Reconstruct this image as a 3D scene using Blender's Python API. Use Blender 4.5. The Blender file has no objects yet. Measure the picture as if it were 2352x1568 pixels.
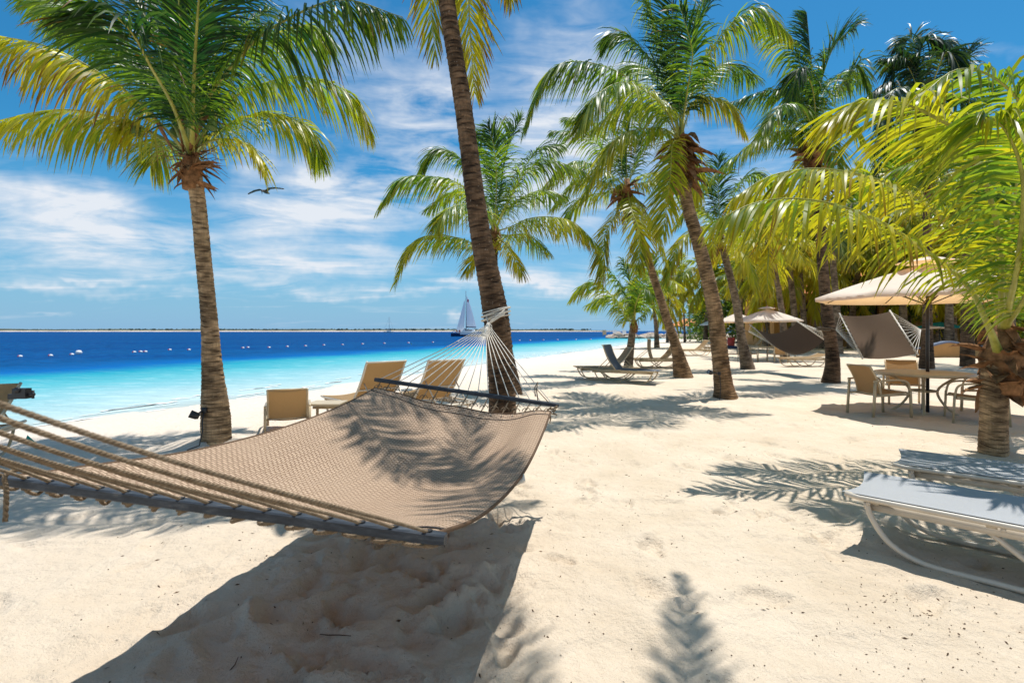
import bpy, math, random
import numpy as np
from mathutils import Vector, Matrix
R = math.radians
random.seed(7)
scn = bpy.context.scene
# ------------------------------------------------------------------ camera
F = 1176.0; HZ = 760.0; CX = 1176.0; EYE = 1.5      # photo measured on a 2352 px wide grid
cam_d = bpy.data.cameras.new("camera"); cam = bpy.data.objects.new("camera", cam_d)
scn.collection.objects.link(cam); scn.camera = cam
cam.location = (0, 0, EYE); cam.rotation_euler = (R(90), 0, 0)
cam_d.sensor_width = 36; cam_d.lens = 18; cam_d.shift_y = -24 / 2352
cam_d.clip_start = 0.05; cam_d.clip_end = 60000
cam_d.dof.use_dof = True; cam_d.dof.focus_distance = 3.6; cam_d.dof.aperture_fstop = 3.4
# ------------------------------------------------------------------ light
SUN = Vector((0.17, 0.22, 1.0)).normalized()
sl = bpy.data.lights.new("sun", 'SUN'); sl.energy = 5.0; sl.angle = R(0.55); sl.color = (1.0, 0.98, 0.94)
so = bpy.data.objects.new("sun", sl); scn.collection.objects.link(so)
so.rotation_euler = SUN.to_track_quat('Z', 'Y').to_euler(); so.location = (10, 10, 40)
scn.view_settings.view_transform = 'Standard'; scn.view_settings.look = 'None'
scn.view_settings.exposure = 0.14; scn.view_settings.gamma = 1.0
scn.cycles.max_bounces = 8; scn.cycles.transparent_max_bounces = 12
scn.cycles.use_denoising = True
scn.cycles.sample_clamp_indirect = 6

class NT:
    def __init__(s, tree): s.t = tree; s.n = tree.nodes; s.l = tree.links
    def node(s, typ, **kw):
        n = s.n.new(typ)
        for k, v in kw.items():
            if k.startswith('_'): setattr(n, k[1:], v)
        return n
    def sock(s, x, inp):
        if isinstance(x, bpy.types.NodeSocket): s.l.new(x, inp)
        elif x is not None:
            if hasattr(inp.default_value, '__len__') and not hasattr(x, '__len__'): x = [x] * len(inp.default_value)
            if hasattr(inp.default_value, '__len__') and len(inp.default_value) == 4 and len(x) == 3: x = list(x) + [1]
            inp.default_value = x
    def math(s, op, a, b=None, c=None, clamp=False):
        n = s.n.new('ShaderNodeMath'); n.operation = op; n.use_clamp = clamp
        s.sock(a, n.inputs[0]); s.sock(b, n.inputs[1]); s.sock(c, n.inputs[2]); return n.outputs[0]
    def vmath(s, op, a, b=None):
        n = s.n.new('ShaderNodeVectorMath'); n.operation = op
        s.sock(a, n.inputs[0]); s.sock(b, n.inputs[1])
        return n.outputs[1] if op in ('DOT_PRODUCT', 'LENGTH') else n.outputs[0]
    def mix(s, f, a, b, mode='MIX'):
        n = s.n.new('ShaderNodeMix'); n.data_type = 'RGBA'; n.blend_type = mode
        s.sock(f, n.inputs[0]); s.sock(a, n.inputs[6]); s.sock(b, n.inputs[7]); return n.outputs[2]
    def noise(s, vec, scale, detail=4, rough=.55, dist=0, col=False):
        n = s.n.new('ShaderNodeTexNoise'); s.sock(vec, n.inputs['Vector'])
        n.inputs['Scale'].default_value = scale; n.inputs['Detail'].default_value = detail
        n.inputs['Roughness'].default_value = rough; n.inputs['Distortion'].default_value = dist
        return n.outputs['Color' if col else 'Fac']
    def ramp(s, f, stops, interp='LINEAR'):
        n = s.n.new('ShaderNodeValToRGB'); n.color_ramp.interpolation = interp
        e = n.color_ramp.elements
        while len(e) > 1: e.remove(e[-1])
        for i, (p, c) in enumerate(stops):
            if not hasattr(c, '__len__'): c = (c, c, c)
            x = e[0] if i == 0 else e.new(p)
            x.position = p; x.color = (*c, 1)
        s.sock(f, n.inputs[0]); return n.outputs[0]
    def mapr(s, v, a, b, c=0, d=1):
        n = s.n.new('ShaderNodeMapRange'); s.sock(v, n.inputs[0])
        for i, q in enumerate((a, b, c, d)): n.inputs[1 + i].default_value = q
        return n.outputs[0]
    def scale(s, v, xyz):
        n = s.n.new('ShaderNodeMapping'); s.sock(v, n.inputs[0]); n.inputs['Scale'].default_value = xyz; return n.outputs[0]

# ------------------------------------------------------------------ world: sky with high cloud
w = bpy.data.worlds.new("World"); scn.world = w; w.use_nodes = True
T = NT(w.node_tree); T.n.clear()
sky = T.node('ShaderNodeTexSky'); sky.sky_type = 'NISHITA'; sky.sun_disc = False
sky.sun_elevation = math.asin(SUN.z); sky.sun_rotation = math.atan2(SUN.x, SUN.y)
sky.air_density = 1.0; sky.dust_density = 0.6; sky.ozone_density = 2.5
tc = T.node('ShaderNodeTexCoord')
D_ = tc.outputs['Generated']
sep = T.node('ShaderNodeSeparateXYZ'); T.sock(D_, sep.inputs[0]); dx, dy, dz = sep.outputs
az0 = T.math('ARCTAN2', dx, dy); el0 = T.math('ARCSINE', dz)
zz = T.math('ADD', T.math('MAXIMUM', dz, 0.0), 0.09)
pl = T.node('ShaderNodeCombineXYZ'); T.sock(T.math('DIVIDE', dx, zz), pl.inputs[0]); T.sock(T.math('DIVIDE', dy, zz), pl.inputs[1])
P_ = pl.outputs[0]
wn = T.noise(D_, 4.5, 5, .6, 0, True)
sw = T.node('ShaderNodeSeparateXYZ'); T.sock(wn, sw.inputs[0])
az = T.math('ADD', az0, T.math('MULTIPLY', T.math('SUBTRACT', sw.outputs[0], .5), .42))
el = T.math('ADD', el0, T.math('MULTIPLY', T.math('SUBTRACT', sw.outputs[1], .5), .16))
blobs = [(160, 555, 330, 75, 1.1), (90, 470, 160, 40, .6), (560, 610, 330, 28, .75), (640, 500, 160, 60, .8), (800, 430, 150, 60, 1.3),
         (700, 590, 260, 22, .6), (960, 270, 150, 130, 1.0), (1050, 440, 100, 70, .8), (700, 520, 200, 30, .6), (330, 640, 300, 16, .5), (950, 665, 420, 13, .95), (1290, 655, 150, 26, .8),
         (180, 688, 330, 11, .7), (240, 664, 60, 7, .6), (1330, 170, 150, 130, .8), (1230, 420, 110, 130, 1.1), (1020, 735, 25, 14, .7),
         (1420, 330, 120, 120, .8), (1700, 420, 250, 120, .7), (140, 735, 60, 6, .5), (520, 330, 60, 60, .5), (1600, 600, 200, 60, .5), (2250, 130, 160, 20, .25)]
dens = None
for (px, py, sx, sy, am) in blobs:
    a = math.atan((px - CX) / F); e = math.atan((HZ - py) / F * math.cos(a))
    sa = sx / F * math.cos(a) ** 2; se = sy / F * math.cos(a)
    q = T.math('ADD', T.math('POWER', T.math('ABSOLUTE', T.math('DIVIDE', T.math('SUBTRACT', az, a), sa)), 2),
               T.math('POWER', T.math('ABSOLUTE', T.math('DIVIDE', T.math('SUBTRACT', el, e), se)), 2))
    g = T.math('MULTIPLY', T.math('EXPONENT', T.math('MULTIPLY', q, -1)), am)
    dens = g if dens is None else T.math('ADD', dens, g)
ps = T.scale(P_, (0.55, 1.0, 1))
n1 = T.noise(ps, 1.3, 8, .62, .8)
ps2 = T.scale(D_, (3, 3, 13))
n2 = T.noise(ps2, 2.2, 7, .6, .6)
nn = T.math('ADD', T.math('MULTIPLY', n1, .5), T.math('MULTIPLY', n2, .5))
behind = T.mapr(dy, .35, -.1, 0, .45)
dens = T.math('ADD', dens, behind)
cl = T.math('MULTIPLY', dens, T.mapr(nn, .38, .64, .03, 1.2))
cl = T.math('ADD', cl, T.math('MULTIPLY', T.mapr(n1, .5, .8, 0, .35), 1))
cl = T.mapr(cl, .06, 1.0, 0, .95)
hs = T.node('ShaderNodeHueSaturation'); T.sock(sky.outputs[0], hs.inputs['Color'])
hs.inputs['Saturation'].default_value = 1.3; hs.inputs['Hue'].default_value = 0.485; hs.inputs['Value'].default_value = 1.0
skyc = T.mix(1.0, hs.outputs[0], (0.50, 1.02, 1.20), 'MULTIPLY')
skyc = T.mix(T.mapr(el0, 0.0, .26, .85, 0), skyc, (2.7, 4.9, 7.6))
CLOUD = (8.0, 8.4, 9.0)
colr = T.mix(cl, skyc, CLOUD)
bg = T.node('ShaderNodeBackground'); T.sock(colr, bg.inputs[0]); bg.inputs[1].default_value = 0.093
wo = T.node('ShaderNodeOutputWorld'); T.l.new(bg.outputs[0], wo.inputs[0])

# ------------------------------------------------------------------ numeric noise + ground height
rng = np.random.RandomState(3)
_perm = rng.rand(256, 256)
def vnoise(x, y):
    xi = np.floor(x).astype(int); yi = np.floor(y).astype(int); fx = x - xi; fy = y - yi
    fx = fx * fx * (3 - 2 * fx); fy = fy * fy * (3 - 2 * fy)
    g = lambda a, b: _perm[a & 255, b & 255]
    return (g(xi, yi) * (1 - fx) + g(xi + 1, yi) * fx) * (1 - fy) + (g(xi, yi + 1) * (1 - fx) + g(xi + 1, yi + 1) * fx) * fy - .5
NX, NY = -0.922, 0.386           # from land towards the sea
S0 = 11.0
def shore(x, y):
    s = x * NX + y * NY - S0 + .6 * vnoise(x * .09 + 3, y * .09)
    e = (y - 118 - .15 * x) * .7
    return np.maximum(s, e)
MOUNDS = []
STEPS = []
def steps_init():
    r = random.Random(5)
    for i in range(520):
        x = r.uniform(-5.5, 7.5); y = r.uniform(1.2, 13)
        if x - -0.922 * 0 > 99: continue
        STEPS.append((x, y, r.uniform(0, math.pi), r.uniform(.09, .15), r.uniform(.016, .042)))
    for i in range(95):          # trampled sand under the hammock
        x = r.gauss(-.75, .5); y = r.uniform(1.7, 4.1)
        STEPS.append((x, y, r.uniform(0, math.pi), r.uniform(.08, .15), r.uniform(.02, .042)))
steps_init()
def gz(x, y):
    x = np.asarray(x, float); y = np.asarray(y, float)
    d = np.hypot(x, y)
    fade = 1 / (1 + d / 30)
    z = (.055 * vnoise(x * .7, y * .7 + 9) + .03 * vnoise(x * 1.9 + 4, y * 1.9) + .03 * vnoise(x * 4.2, y * 4.2 + 7) + .012 * vnoise(x * 9, y * 9) + .005 * vnoise(x * 21, y * 21)) * fade
    for (mx, my, r, h) in MOUNDS:
        z = z + h * np.exp(-((x - mx) ** 2 + (y - my) ** 2) / r ** 2)
    sd = shore(x, y)
    z = z * np.clip(.8 - sd * .2, .15, 1)
    z = z - .15 * np.clip((sd + 5) / 5, 0, 1) ** 1.5 - .12 * np.clip(sd, 0, 60)
    return z
def gzs(x, y):                   # with footprints (vectorised near field)
    z = gz(x, y)
    sh = z.shape; xf = x.ravel(); yf = y.ravel(); zf = z.ravel().copy()
    rid = lambda q, a, b: 1 - np.abs(2 * (vnoise(xf * q + a, yf * q + b)) * 2)
    msk = np.exp(-((xf + .75 - .12 * (yf - 3)) / .95) ** 4 - ((yf - 2.75) / 1.35) ** 4)
    wx_ = .15 * vnoise(xf * 2 + 1, yf * 2); 
    rg = (1 - np.abs(4 * vnoise(xf * 2.3 + wx_ * 5 + 11, yf * 3.4 + 3))) * .026 + (1 - np.abs(4 * vnoise(xf * 5.2 + 2, yf * 6.1 + wx_ * 9))) * .015 + (1 - np.abs(4 * vnoise(xf * 11 + 2, yf * 12 + wx_ * 20))) * .008
    rg += msk * (.016 * vnoise(xf * 16, yf * 17) + .010 * vnoise(xf * 31 + 5, yf * 33) + .012 * vnoise(xf * 8 + 3, yf * 9))
    zf += msk * rg + (1 - msk) * .33 * rg * (np.hypot(xf, yf) < 14)
    near = np.where((xf > -7) & (xf < 9) & (yf > .5) & (yf < 14))[0]
    nx_, ny_ = xf[near], yf[near]; acc = np.zeros(len(near))
    order = np.argsort(ny_); sy_ = ny_[order]
    for (fx, fy, a, s, dp) in STEPS:
        i0, i1 = np.searchsorted(sy_, [fy - .5, fy + .5]); idx = order[i0:i1]
        ux = nx_[idx] - fx; uy = ny_[idx] - fy
        p = (ux * math.cos(a) + uy * math.sin(a)) / s; q = (-ux * math.sin(a) + uy * math.cos(a)) / (s * .55)
        r2 = p * p + q * q
        wob = 1 + .35 * np.sin(3 * np.arctan2(q, p) + s * 90); r2 = r2 * wob
        acc[idx] += -dp * np.exp(-r2 ** 2.6) + dp * .6 * np.exp(-(np.sqrt(r2) - 1.35) ** 2 * 9) * (.5 + .5 * np.sin(np.arctan2(q, p) + s * 50))
    # tyre / shoe tread marks
    for (tx, ty, a, L, Wd) in ((-1.05, 2.05, 1.05, .42, .13), (-.62, 2.12, .55, .40, .12), (-.9, 2.55, 2.2, .3, .11)):
        ux = nx_ - tx; uy = ny_ - ty
        p = ux * math.cos(a) + uy * math.sin(a); q = -ux * math.sin(a) + uy * math.cos(a)
        m = np.exp(-(p / L) ** 4 - (q / Wd) ** 4)
        acc += m * (.007 * np.sin(p * 2 * math.pi / .045 + 4 * q) - .008)
    zf[near] += acc
    return zf.reshape(sh)
def ground(x, y): return float(gz(np.array([x]), np.array([y]))[0])
def at(px, py, D): return Vector(((px - CX) / F * D, D, EYE + (HZ - py) / F * D))

# ------------------------------------------------------------------ mesh builder and object helpers
class MB:
    def __init__(s): s.v = []; s.f = []; s.m = []; s.uv = None
    def add(s, vs, fs, mi=0):
        o = len(s.v); s.v += [tuple(v) for v in vs]; s.f += [tuple(i + o for i in f) for f in fs]; s.m += [mi] * len(fs)
    def box(s, c, d, rot=None, mi=0):
        x, y, z = [k / 2 for k in d]
        vs = [Vector((a * x, b * y, g * z)) for a in (-1, 1) for b in (-1, 1) for g in (-1, 1)]
        if rot is not None: vs = [rot @ v for v in vs]
        vs = [v + Vector(c) for v in vs]
        s.add(vs, [(0, 1, 3, 2), (4, 6, 7, 5), (0, 4, 5, 1), (2, 3, 7, 6), (0, 2, 6, 4), (1, 5, 7, 3)], mi)
    def tube(s, pts, rad, n=8, mi=0, cap=True, flat=1.0):
        pts = [Vector(p) for p in pts]; k = len(pts)
        if not hasattr(rad, '__len__'): rad = [rad] * k
        vs = []; up = None
        for i in range(k):
            t = (pts[min(i + 1, k - 1)] - pts[max(i - 1, 0)]).normalized()
            if up is None:
                up = Vector((0, 0, 1)) if abs(t.z) < .9 else Vector((1, 0, 0))
            a = t.cross(up)
            if a.length < 1e-5: a = t.orthogonal()
            a.normalize(); b = a.cross(t); up = b
            for j in range(n):
                an = 2 * math.pi * (j + .5) / n
                vs.append(pts[i] + a * math.cos(an) * rad[i] + b * math.sin(an) * rad[i] * flat)
        fs = [(i * n + j, i * n + (j + 1) % n, (i + 1) * n + (j + 1) % n, (i + 1) * n + j) for i in range(k - 1) for j in range(n)]
        if cap: fs += [tuple(range(n))[::-1], tuple(range((k - 1) * n, k * n))]
        s.add(vs, fs, mi)
    def bar(s, a, b, wd, ht, mi=0):
        a = Vector(a); b = Vector(b); t = b - a; L = t.length; q = t.to_track_quat('X', 'Z').to_matrix()
        s.box((a + b) / 2, (L, wd, ht), q, mi)
    def lathe(s, prof, c=(0, 0, 0), n=20, mi=0):
        c = Vector(c); vs = [c + Vector((r * math.cos(2 * math.pi * j / n), r * math.sin(2 * math.pi * j / n), z)) for r, z in prof for j in range(n)]
        k = len(prof)
        s.add(vs, [(i * n + j, i * n + (j + 1) % n, (i + 1) * n + (j + 1) % n, (i + 1) * n + j) for i in range(k - 1) for j in range(n)], mi)
    def grid(s, P, mi=0):        # P[i][j]
        a, b = len(P), len(P[0])
        s.add([p for r in P for p in r], [(i * b + j, i * b + j + 1, (i + 1) * b + j + 1, (i + 1) * b + j) for i in range(a - 1) for j in range(b - 1)], mi)

def spline(pts, n):
    pts = [Vector(p) for p in pts]
    P = [2 * pts[0] - pts[1]] + pts + [2 * pts[-1] - pts[-2]]; out = []; k = len(pts) - 1
    for i in range(n + 1):
        u = i / n * k; j = min(int(u), k - 1); t = u - j; a, b, c, d = P[j:j + 4]
        out.append(.5 * ((2 * b) + (c - a) * t + (2 * a - 5 * b + 4 * c - d) * t * t + (3 * b - a - 3 * c + d) * t ** 3))
    return out
def sc_spline(v, n):
    return [p.x for p in spline([(x, 0, 0) for x in v], n)]
COL = scn.collection
def mk(name, mb, mats, parent=None, local=False, smooth=True, attr=None, uv=None):
    me = bpy.data.meshes.new(name)
    vs = mb.v
    if parent is not None and not local:
        l = parent.location
        if parent.parent: l = l + parent.parent.location
        vs = [(v[0] - l.x, v[1] - l.y, v[2] - l.z) for v in vs]
    me.from_pydata(vs, [], mb.f); me.update()
    if not isinstance(mats, (list, tuple)): mats = [mats]
    for m in mats: me.materials.append(m)
    if len(mats) > 1: me.polygons.foreach_set('material_index', mb.m)
    if smooth: me.polygons.foreach_set('use_smooth', [True] * len(me.polygons))
    if attr is not None:
        ca = me.color_attributes.new('pig', 'FLOAT_COLOR', 'POINT'); ca.data.foreach_set('color', np.asarray(attr, dtype=np.float32).ravel())
    if uv is not None:
        ul = me.uv_layers.new(name='UVMap'); li = np.zeros(len(me.loops), dtype=np.int32); me.loops.foreach_get('vertex_index', li)
        ul.data.foreach_set('uv', np.asarray(uv, dtype=np.float32)[li].ravel())
    o = bpy.data.objects.new(name, me); COL.objects.link(o)
    if parent is not None: o.parent = parent
    return o
def tag(o, label=None, cat=None, group=None, kind=None):
    if label: o['label'] = label
    if cat: o['category'] = cat
    if group: o['group'] = group
    if kind: o['kind'] = kind
    return o
def thing(name, loc, label, cat, group=None, rotz=0):
    o = bpy.data.objects.new(name, None); COL.objects.link(o); o.location = loc; o.rotation_euler = (0, 0, rotz); o.empty_display_size = .1
    return tag(o, label, cat, group)
def copy_tree(o, parent=None):
    c = o.copy(); COL.objects.link(c)
    if parent is not None: c.parent = parent
    for ch in [x for x in bpy.data.objects if x.parent == o]: copy_tree(ch, c)
    return c

# ------------------------------------------------------------------ materials
def mat(name):
    m = bpy.data.materials.new(name); m.use_nodes = True; t = NT(m.node_tree)
    return m, t, t.n['Principled BSDF']
def simple(name, col, rough=.6, spec=.5, nscale=0, namt=.25, bump=0, metal=0, trans=0, tcol=None):
    m, t, b = mat(name); c = t.node('ShaderNodeTexCoord').outputs['Object']
    base = col
    if nscale:
        n = t.noise(c, nscale, 5, .6)
        base = t.mix(t.mapr(n, .3, .7), [k * (1 - namt) for k in col], [min(1, k * (1 + namt)) for k in col])
    t.sock(base, b.inputs['Base Color']); b.inputs['Roughness'].default_value = rough; b.inputs['Specular IOR Level'].default_value = spec
    b.inputs['Metallic'].default_value = metal
    if bump:
        bn = t.node('ShaderNodeBump'); bn.inputs['Strength'].default_value = bump; bn.inputs['Distance'].default_value = .01
        t.sock(t.noise(c, nscale * 2 or 30, 4), bn.inputs['Height']); t.l.new(bn.outputs[0], b.inputs['Normal'])
    if trans:
        tr = t.node('ShaderNodeBsdfTranslucent'); t.sock(tcol or col, tr.inputs[0])
        mx = t.node('ShaderNodeMixShader'); mx.inputs[0].default_value = trans
        t.l.new(b.outputs[0], mx.inputs[1]); t.l.new(tr.outputs[0], mx.inputs[2]); t.l.new(mx.outputs[0], t.n['Material Output'].inputs[0])
    return m
def sand_mat():
    m, t, b = mat('sand'); c = t.node('ShaderNodeTexCoord').outputs['Object']
    n = t.noise(c, 1.2, 6, .6); n2 = t.noise(c, 55, 3, .7); n3 = t.noise(c, 300, 2, .6)
    col = t.mix(t.mapr(n, .3, .7), (.64, .515, .375), (.765, .64, .495))
    # coral-white wet side of the beach
    sx = t.node('ShaderNodeSeparateXYZ'); t.sock(c, sx.inputs[0])
    s = t.math('ADD', t.math('MULTIPLY', sx.outputs[0], NX), t.math('MULTIPLY', sx.outputs[1], NY))
    col = t.mix(t.mapr(s, 2.5, 9), col, (.78, .67, .56))
    col = t.mix(t.mapr(s, 9.6, 10.8), col, (.72, .64, .55))
    col = t.mix(t.math('MULTIPLY', t.mapr(n2, .58, .75), .35), col, (.36, .25, .15))
    col = t.mix(t.math('MULTIPLY', t.mapr(n3, .35, .7), .25), col, (.42, .31, .2))
    t.sock(col, b.inputs['Base Color']); b.inputs['Roughness'].default_value = .95; b.inputs['Specular IOR Level'].default_value = .15
    h = t.math('ADD', t.math('MULTIPLY', t.noise(c, 11, 6, .65), 1.0), t.math('MULTIPLY', t.noise(c, 160, 3, .7), .16))
    h = t.math('ADD', h, t.math('MULTIPLY', t.math('ABSOLUTE', t.math('SUBTRACT', t.noise(c, 4.5, 6, .7, .2), .5)), -.7))
    bn = t.node('ShaderNodeBump'); bn.inputs['Strength'].default_value = .95; bn.inputs['Distance'].default_value = .045
    t.sock(h, bn.inputs['Height']); t.l.new(bn.outputs[0], b.inputs['Normal'])
    return m
def water_mat():
    m, t, b = mat('water'); c = t.node('ShaderNodeTexCoord').outputs['Object']
    sx = t.node('ShaderNodeSeparateXYZ'); t.sock(c, sx.inputs[0])
    s = t.math('ADD', t.math('MULTIPLY', sx.outputs[0], NX), t.math('MULTIPLY', sx.outputs[1], NY))
    s = t.math('MAXIMUM', s, t.math('MULTIPLY', t.math('SUBTRACT', sx.outputs[1], 108), .9))
    wv = t.scale(c, (1, 1, 1))
    s = t.math('ADD', s, t.math('MULTIPLY', t.math('SUBTRACT', t.noise(t.scale(c, (.06, .11, 1)), 1, 5, .6), .5), 6.5))
    f = t.mapr(s, 9, 60)
    col = t.ramp(f, [(0, (.58, .60, .56)), (.05, (.40, .52, .52)), (.13, (.19, .42, .46)), (.19, (.09, .37, .42)), (.27, (.018, .28, .36)), (.34, (.003, .11, .33)), (.45, (.003, .058, .175)), (1, (.003, .045, .145))])
    dk = t.mapr(t.noise(t.scale(c, (.05, .16, 1)), .5, 6, .6), .45, .62, 0, 1)
    far = t.mapr(f, .25, .5)
    col = t.mix(t.math('MULTIPLY', t.math('MULTIPLY', dk, far), .55), col, (.001, .022, .125))
    sk = t.mapr(t.noise(t.scale(c, (.9, 2.4, 1)), 1, 4, .6), .42, .66, 0, .5)
    col = t.mix(t.math('MULTIPLY', sk, far), col, (.003, .12, .36))
    lt = t.mapr(t.noise(t.scale(c, (.7, 2.2, 1)), 1.5, 4, .6), .52, .7, 0, .35)
    col = t.mix(t.math('MULTIPLY', lt, t.mapr(f, .35, .1)), col, (.62, .74, .72))
    h = t.math('ADD', t.math('MULTIPLY', t.noise(t.scale(c, (.8, 1.9, 1)), 1.1, 5, .6), 1), t.math('MULTIPLY', t.noise(t.scale(c, (1, 2, 1)), .16, 3, .5), 2.2))
    bn = t.node('ShaderNodeBump'); bn.inputs['Strength'].default_value = .9; bn.inputs['Distance'].default_value = .28
    t.sock(h, bn.inputs['Height'])
    df = t.node('ShaderNodeBsdfDiffuse'); t.sock(col, df.inputs[0]); t.l.new(bn.outputs[0], df.inputs['Normal'])
    gl = t.node('ShaderNodeBsdfGlossy'); gl.inputs['Roughness'].default_value = .12; t.l.new(bn.outputs[0], gl.inputs['Normal'])
    lw = t.node('ShaderNodeLayerWeight'); lw.inputs[0].default_value = .25; t.l.new(bn.outputs[0], lw.inputs['Normal'])
    b = t.node('ShaderNodeMixShader'); t.sock(t.mapr(lw.outputs['Fresnel'], 0, 1, .015, .10), b.inputs[0]); t.l.new(df.outputs[0], b.inputs[1]); t.l.new(gl.outputs[0], b.inputs[2])
    tr = t.node('ShaderNodeBsdfTransparent'); mx = t.node('ShaderNodeMixShader')
    t.sock(t.mapr(s, 10.0, 11.3, .45, 1), mx.inputs[0])
    t.l.new(tr.outputs[0], mx.inputs[1]); t.l.new(b.outputs[0], mx.inputs[2]); t.l.new(mx.outputs[0], t.n['Material Output'].inputs[0])
    return m
def leaf_mat(name, dark, mid, yel, trans=.5, brown=(.17, .075, .015)):
    m, t, b = mat(name); a = t.node('ShaderNodeAttribute'); a.attribute_name = 'pig'
    sx = t.node('ShaderNodeSeparateColor'); t.sock(a.outputs['Color'], sx.inputs[0]); y, g, r = sx.outputs[0], sx.outputs[1], sx.outputs[2]
    col = t.ramp(y, [(0, dark), (.45, mid), (1, yel)])
    col = t.mix(g, col, brown)
    t.sock(t.mix(t.math('MULTIPLY', r, .35), col, [k * .55 for k in dark]), b.inputs['Base Color'])
    b.inputs['Roughness'].default_value = .4; b.inputs['Specular IOR Level'].default_value = .45
    tr = t.node('ShaderNodeBsdfTranslucent')
    tcol = t.ramp(y, [(0, (dark[0] * 2.2, dark[1] * 2.4, dark[2])), (.45, (.30, .46, .015)), (1, (.80, .70, .015))])
    tcol = t.mix(g, tcol, (brown[0] * 2, brown[1] * 1.5, brown[2] * .6))
    t.sock(tcol, tr.inputs[0]); mx = t.node('ShaderNodeMixShader'); mx.inputs[0].default_value = trans
    t.l.new(b.outputs[0], mx.inputs[1]); t.l.new(tr.outputs[0], mx.inputs[2]); t.l.new(mx.outputs[0], t.n['Material Output'].inputs[0])
    return m
def trunk_mat(name, light, dark, k=1.0):
    m, t, b = mat(name); c = t.node('ShaderNodeTexCoord').outputs['Object']
    a = t.node('ShaderNodeAttribute'); a.attribute_name = 'pig'
    sx = t.node('ShaderNodeSeparateColor'); t.sock(a.outputs['Color'], sx.inputs[0])
    n = t.noise(t.scale(c, (4, 4, 24)), 1.3, 6, .7)
    fib = t.noise(t.scale(c, (45, 45, 6)), 1, 4, .6)
    f = t.math('ADD', t.math('ADD', t.math('MULTIPLY', t.math('SUBTRACT', n, .5), 1.9), t.math('MULTIPLY', t.math('SUBTRACT', t.noise(t.scale(c, (3, 3, 1.6)), 1, 3, .5), .5), 1.3)), sx.outputs[0])
    col = t.ramp(f, [(0, dark), (.35, [.5 * (p + q) * .7 for p, q in zip(light, dark)]), (.75, light), (1, [min(1, q * 1.35) for q in light])])
    col = t.mix(t.math('MULTIPLY', t.mapr(fib, .4, .65), .45), col, [q * .35 for q in light])
    sp = t.noise(c, 38, 2, .5)
    col = t.mix(t.math('MULTIPLY', t.mapr(sp, .68, .72), .5), col, (.42, .34, .27))
    t.sock(col, b.inputs['Base Color']); b.inputs['Roughness'].default_value = .9; b.inputs['Specular IOR Level'].default_value = .2
    bn = t.node('ShaderNodeBump'); bn.inputs['Strength'].default_value = .8; bn.inputs['Distance'].default_value = .02
    t.sock(t.math('ADD', n, t.math('MULTIPLY', fib, .5)), bn.inputs['Height']); t.l.new(bn.outputs[0], b.inputs['Normal'])
    return m
def weave_mat(name, c1, c2, sc, trans=0.0):
    m, t, b = mat(name); u = t.node('ShaderNodeTexCoord').outputs['UV']
    br = t.node('ShaderNodeTexBrick'); t.sock(t.scale(u, (sc, sc, 1)), br.inputs['Vector'])
    for i, c in zip((1, 2, 3), (c1, [k * .88 for k in c1], c2)): br.inputs[i].default_value = (*c, 1)
    br.inputs['Scale'].default_value = 1; br.inputs['Mortar Size'].default_value = .16; br.inputs['Mortar Smooth'].default_value = .4
    br.inputs['Brick Width'].default_value = 1.6; br.inputs['Row Height'].default_value = .8
    ck = t.node('ShaderNodeTexChecker'); t.sock(t.scale(u, (sc * .45, sc * 1.2, 1)), ck.inputs[0]); ck.inputs['Scale'].default_value = 1
    f = t.math('MULTIPLY', ck.outputs['Fac'], .42)
    big = t.noise(u, 2.5, 3, .5)
    col = t.mix(f, br.outputs[0], c2); col = t.mix(t.mapr(big, .35, .65, 0, .22), col, [k * .75 for k in c1])
    t.sock(col, b.inputs['Base Color']); b.inputs['Roughness'].default_value = .75; b.inputs['Specular IOR Level'].default_value = .25
    bn = t.node('ShaderNodeBump'); bn.inputs['Strength'].default_value = .5; bn.inputs['Distance'].default_value = .004
    t.sock(br.outputs['Fac'], bn.inputs['Height']); t.l.new(bn.outputs[0], b.inputs['Normal'])
    if trans:
        tr = t.node('ShaderNodeBsdfTranslucent'); t.sock(c1, tr.inputs[0]); mx = t.node('ShaderNodeMixShader'); mx.inputs[0].default_value = trans
        t.l.new(b.outputs[0], mx.inputs[1]); t.l.new(tr.outputs[0], mx.inputs[2]); t.l.new(mx.outputs[0], t.n['Material Output'].inputs[0])
    return m
def wood_mat():
    m, t, b = mat('painted_wood'); c = t.node('ShaderNodeTexCoord').outputs['Object']
    n = t.noise(t.scale(c, (3, 40, 40)), 1.5, 6, .7)
    col = t.ramp(n, [(.3, (.010, .014, .020)), (.5, (.026, .034, .046)), (.62, (.055, .065, .078)), (.75, (.15, .13, .11))])
    t.sock(col, b.inputs['Base Color']); b.inputs['Roughness'].default_value = .6
    bn = t.node('ShaderNodeBump'); bn.inputs['Strength'].default_value = .5; bn.inputs['Distance'].default_value = .003
    t.sock(n, bn.inputs['Height']); t.l.new(bn.outputs[0], b.inputs['Normal'])
    return m
def rope_mat(name, a, bcol):
    m, t, b = mat(name); c = t.node('ShaderNodeTexCoord').outputs['Object']
    n = t.noise(c, 60, 4, .6); t.sock(t.mix(t.mapr(n, .35, .65), a, bcol), b.inputs['Base Color']); b.inputs['Roughness'].default_value = .9
    bn = t.node('ShaderNodeBump'); bn.inputs['Strength'].default_value = .6; bn.inputs['Distance'].default_value = .002
    t.sock(t.noise(c, 260, 3, .6), bn.inputs['Height']); t.l.new(bn.outputs[0], b.inputs['Normal'])
    return m
M = {}
M['sand'] = sand_mat(); M['water'] = water_mat()
M['leaf'] = leaf_mat('palm_leaf', (.008, .038, .011), (.055, .17, .012), (.45, .43, .025))
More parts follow.
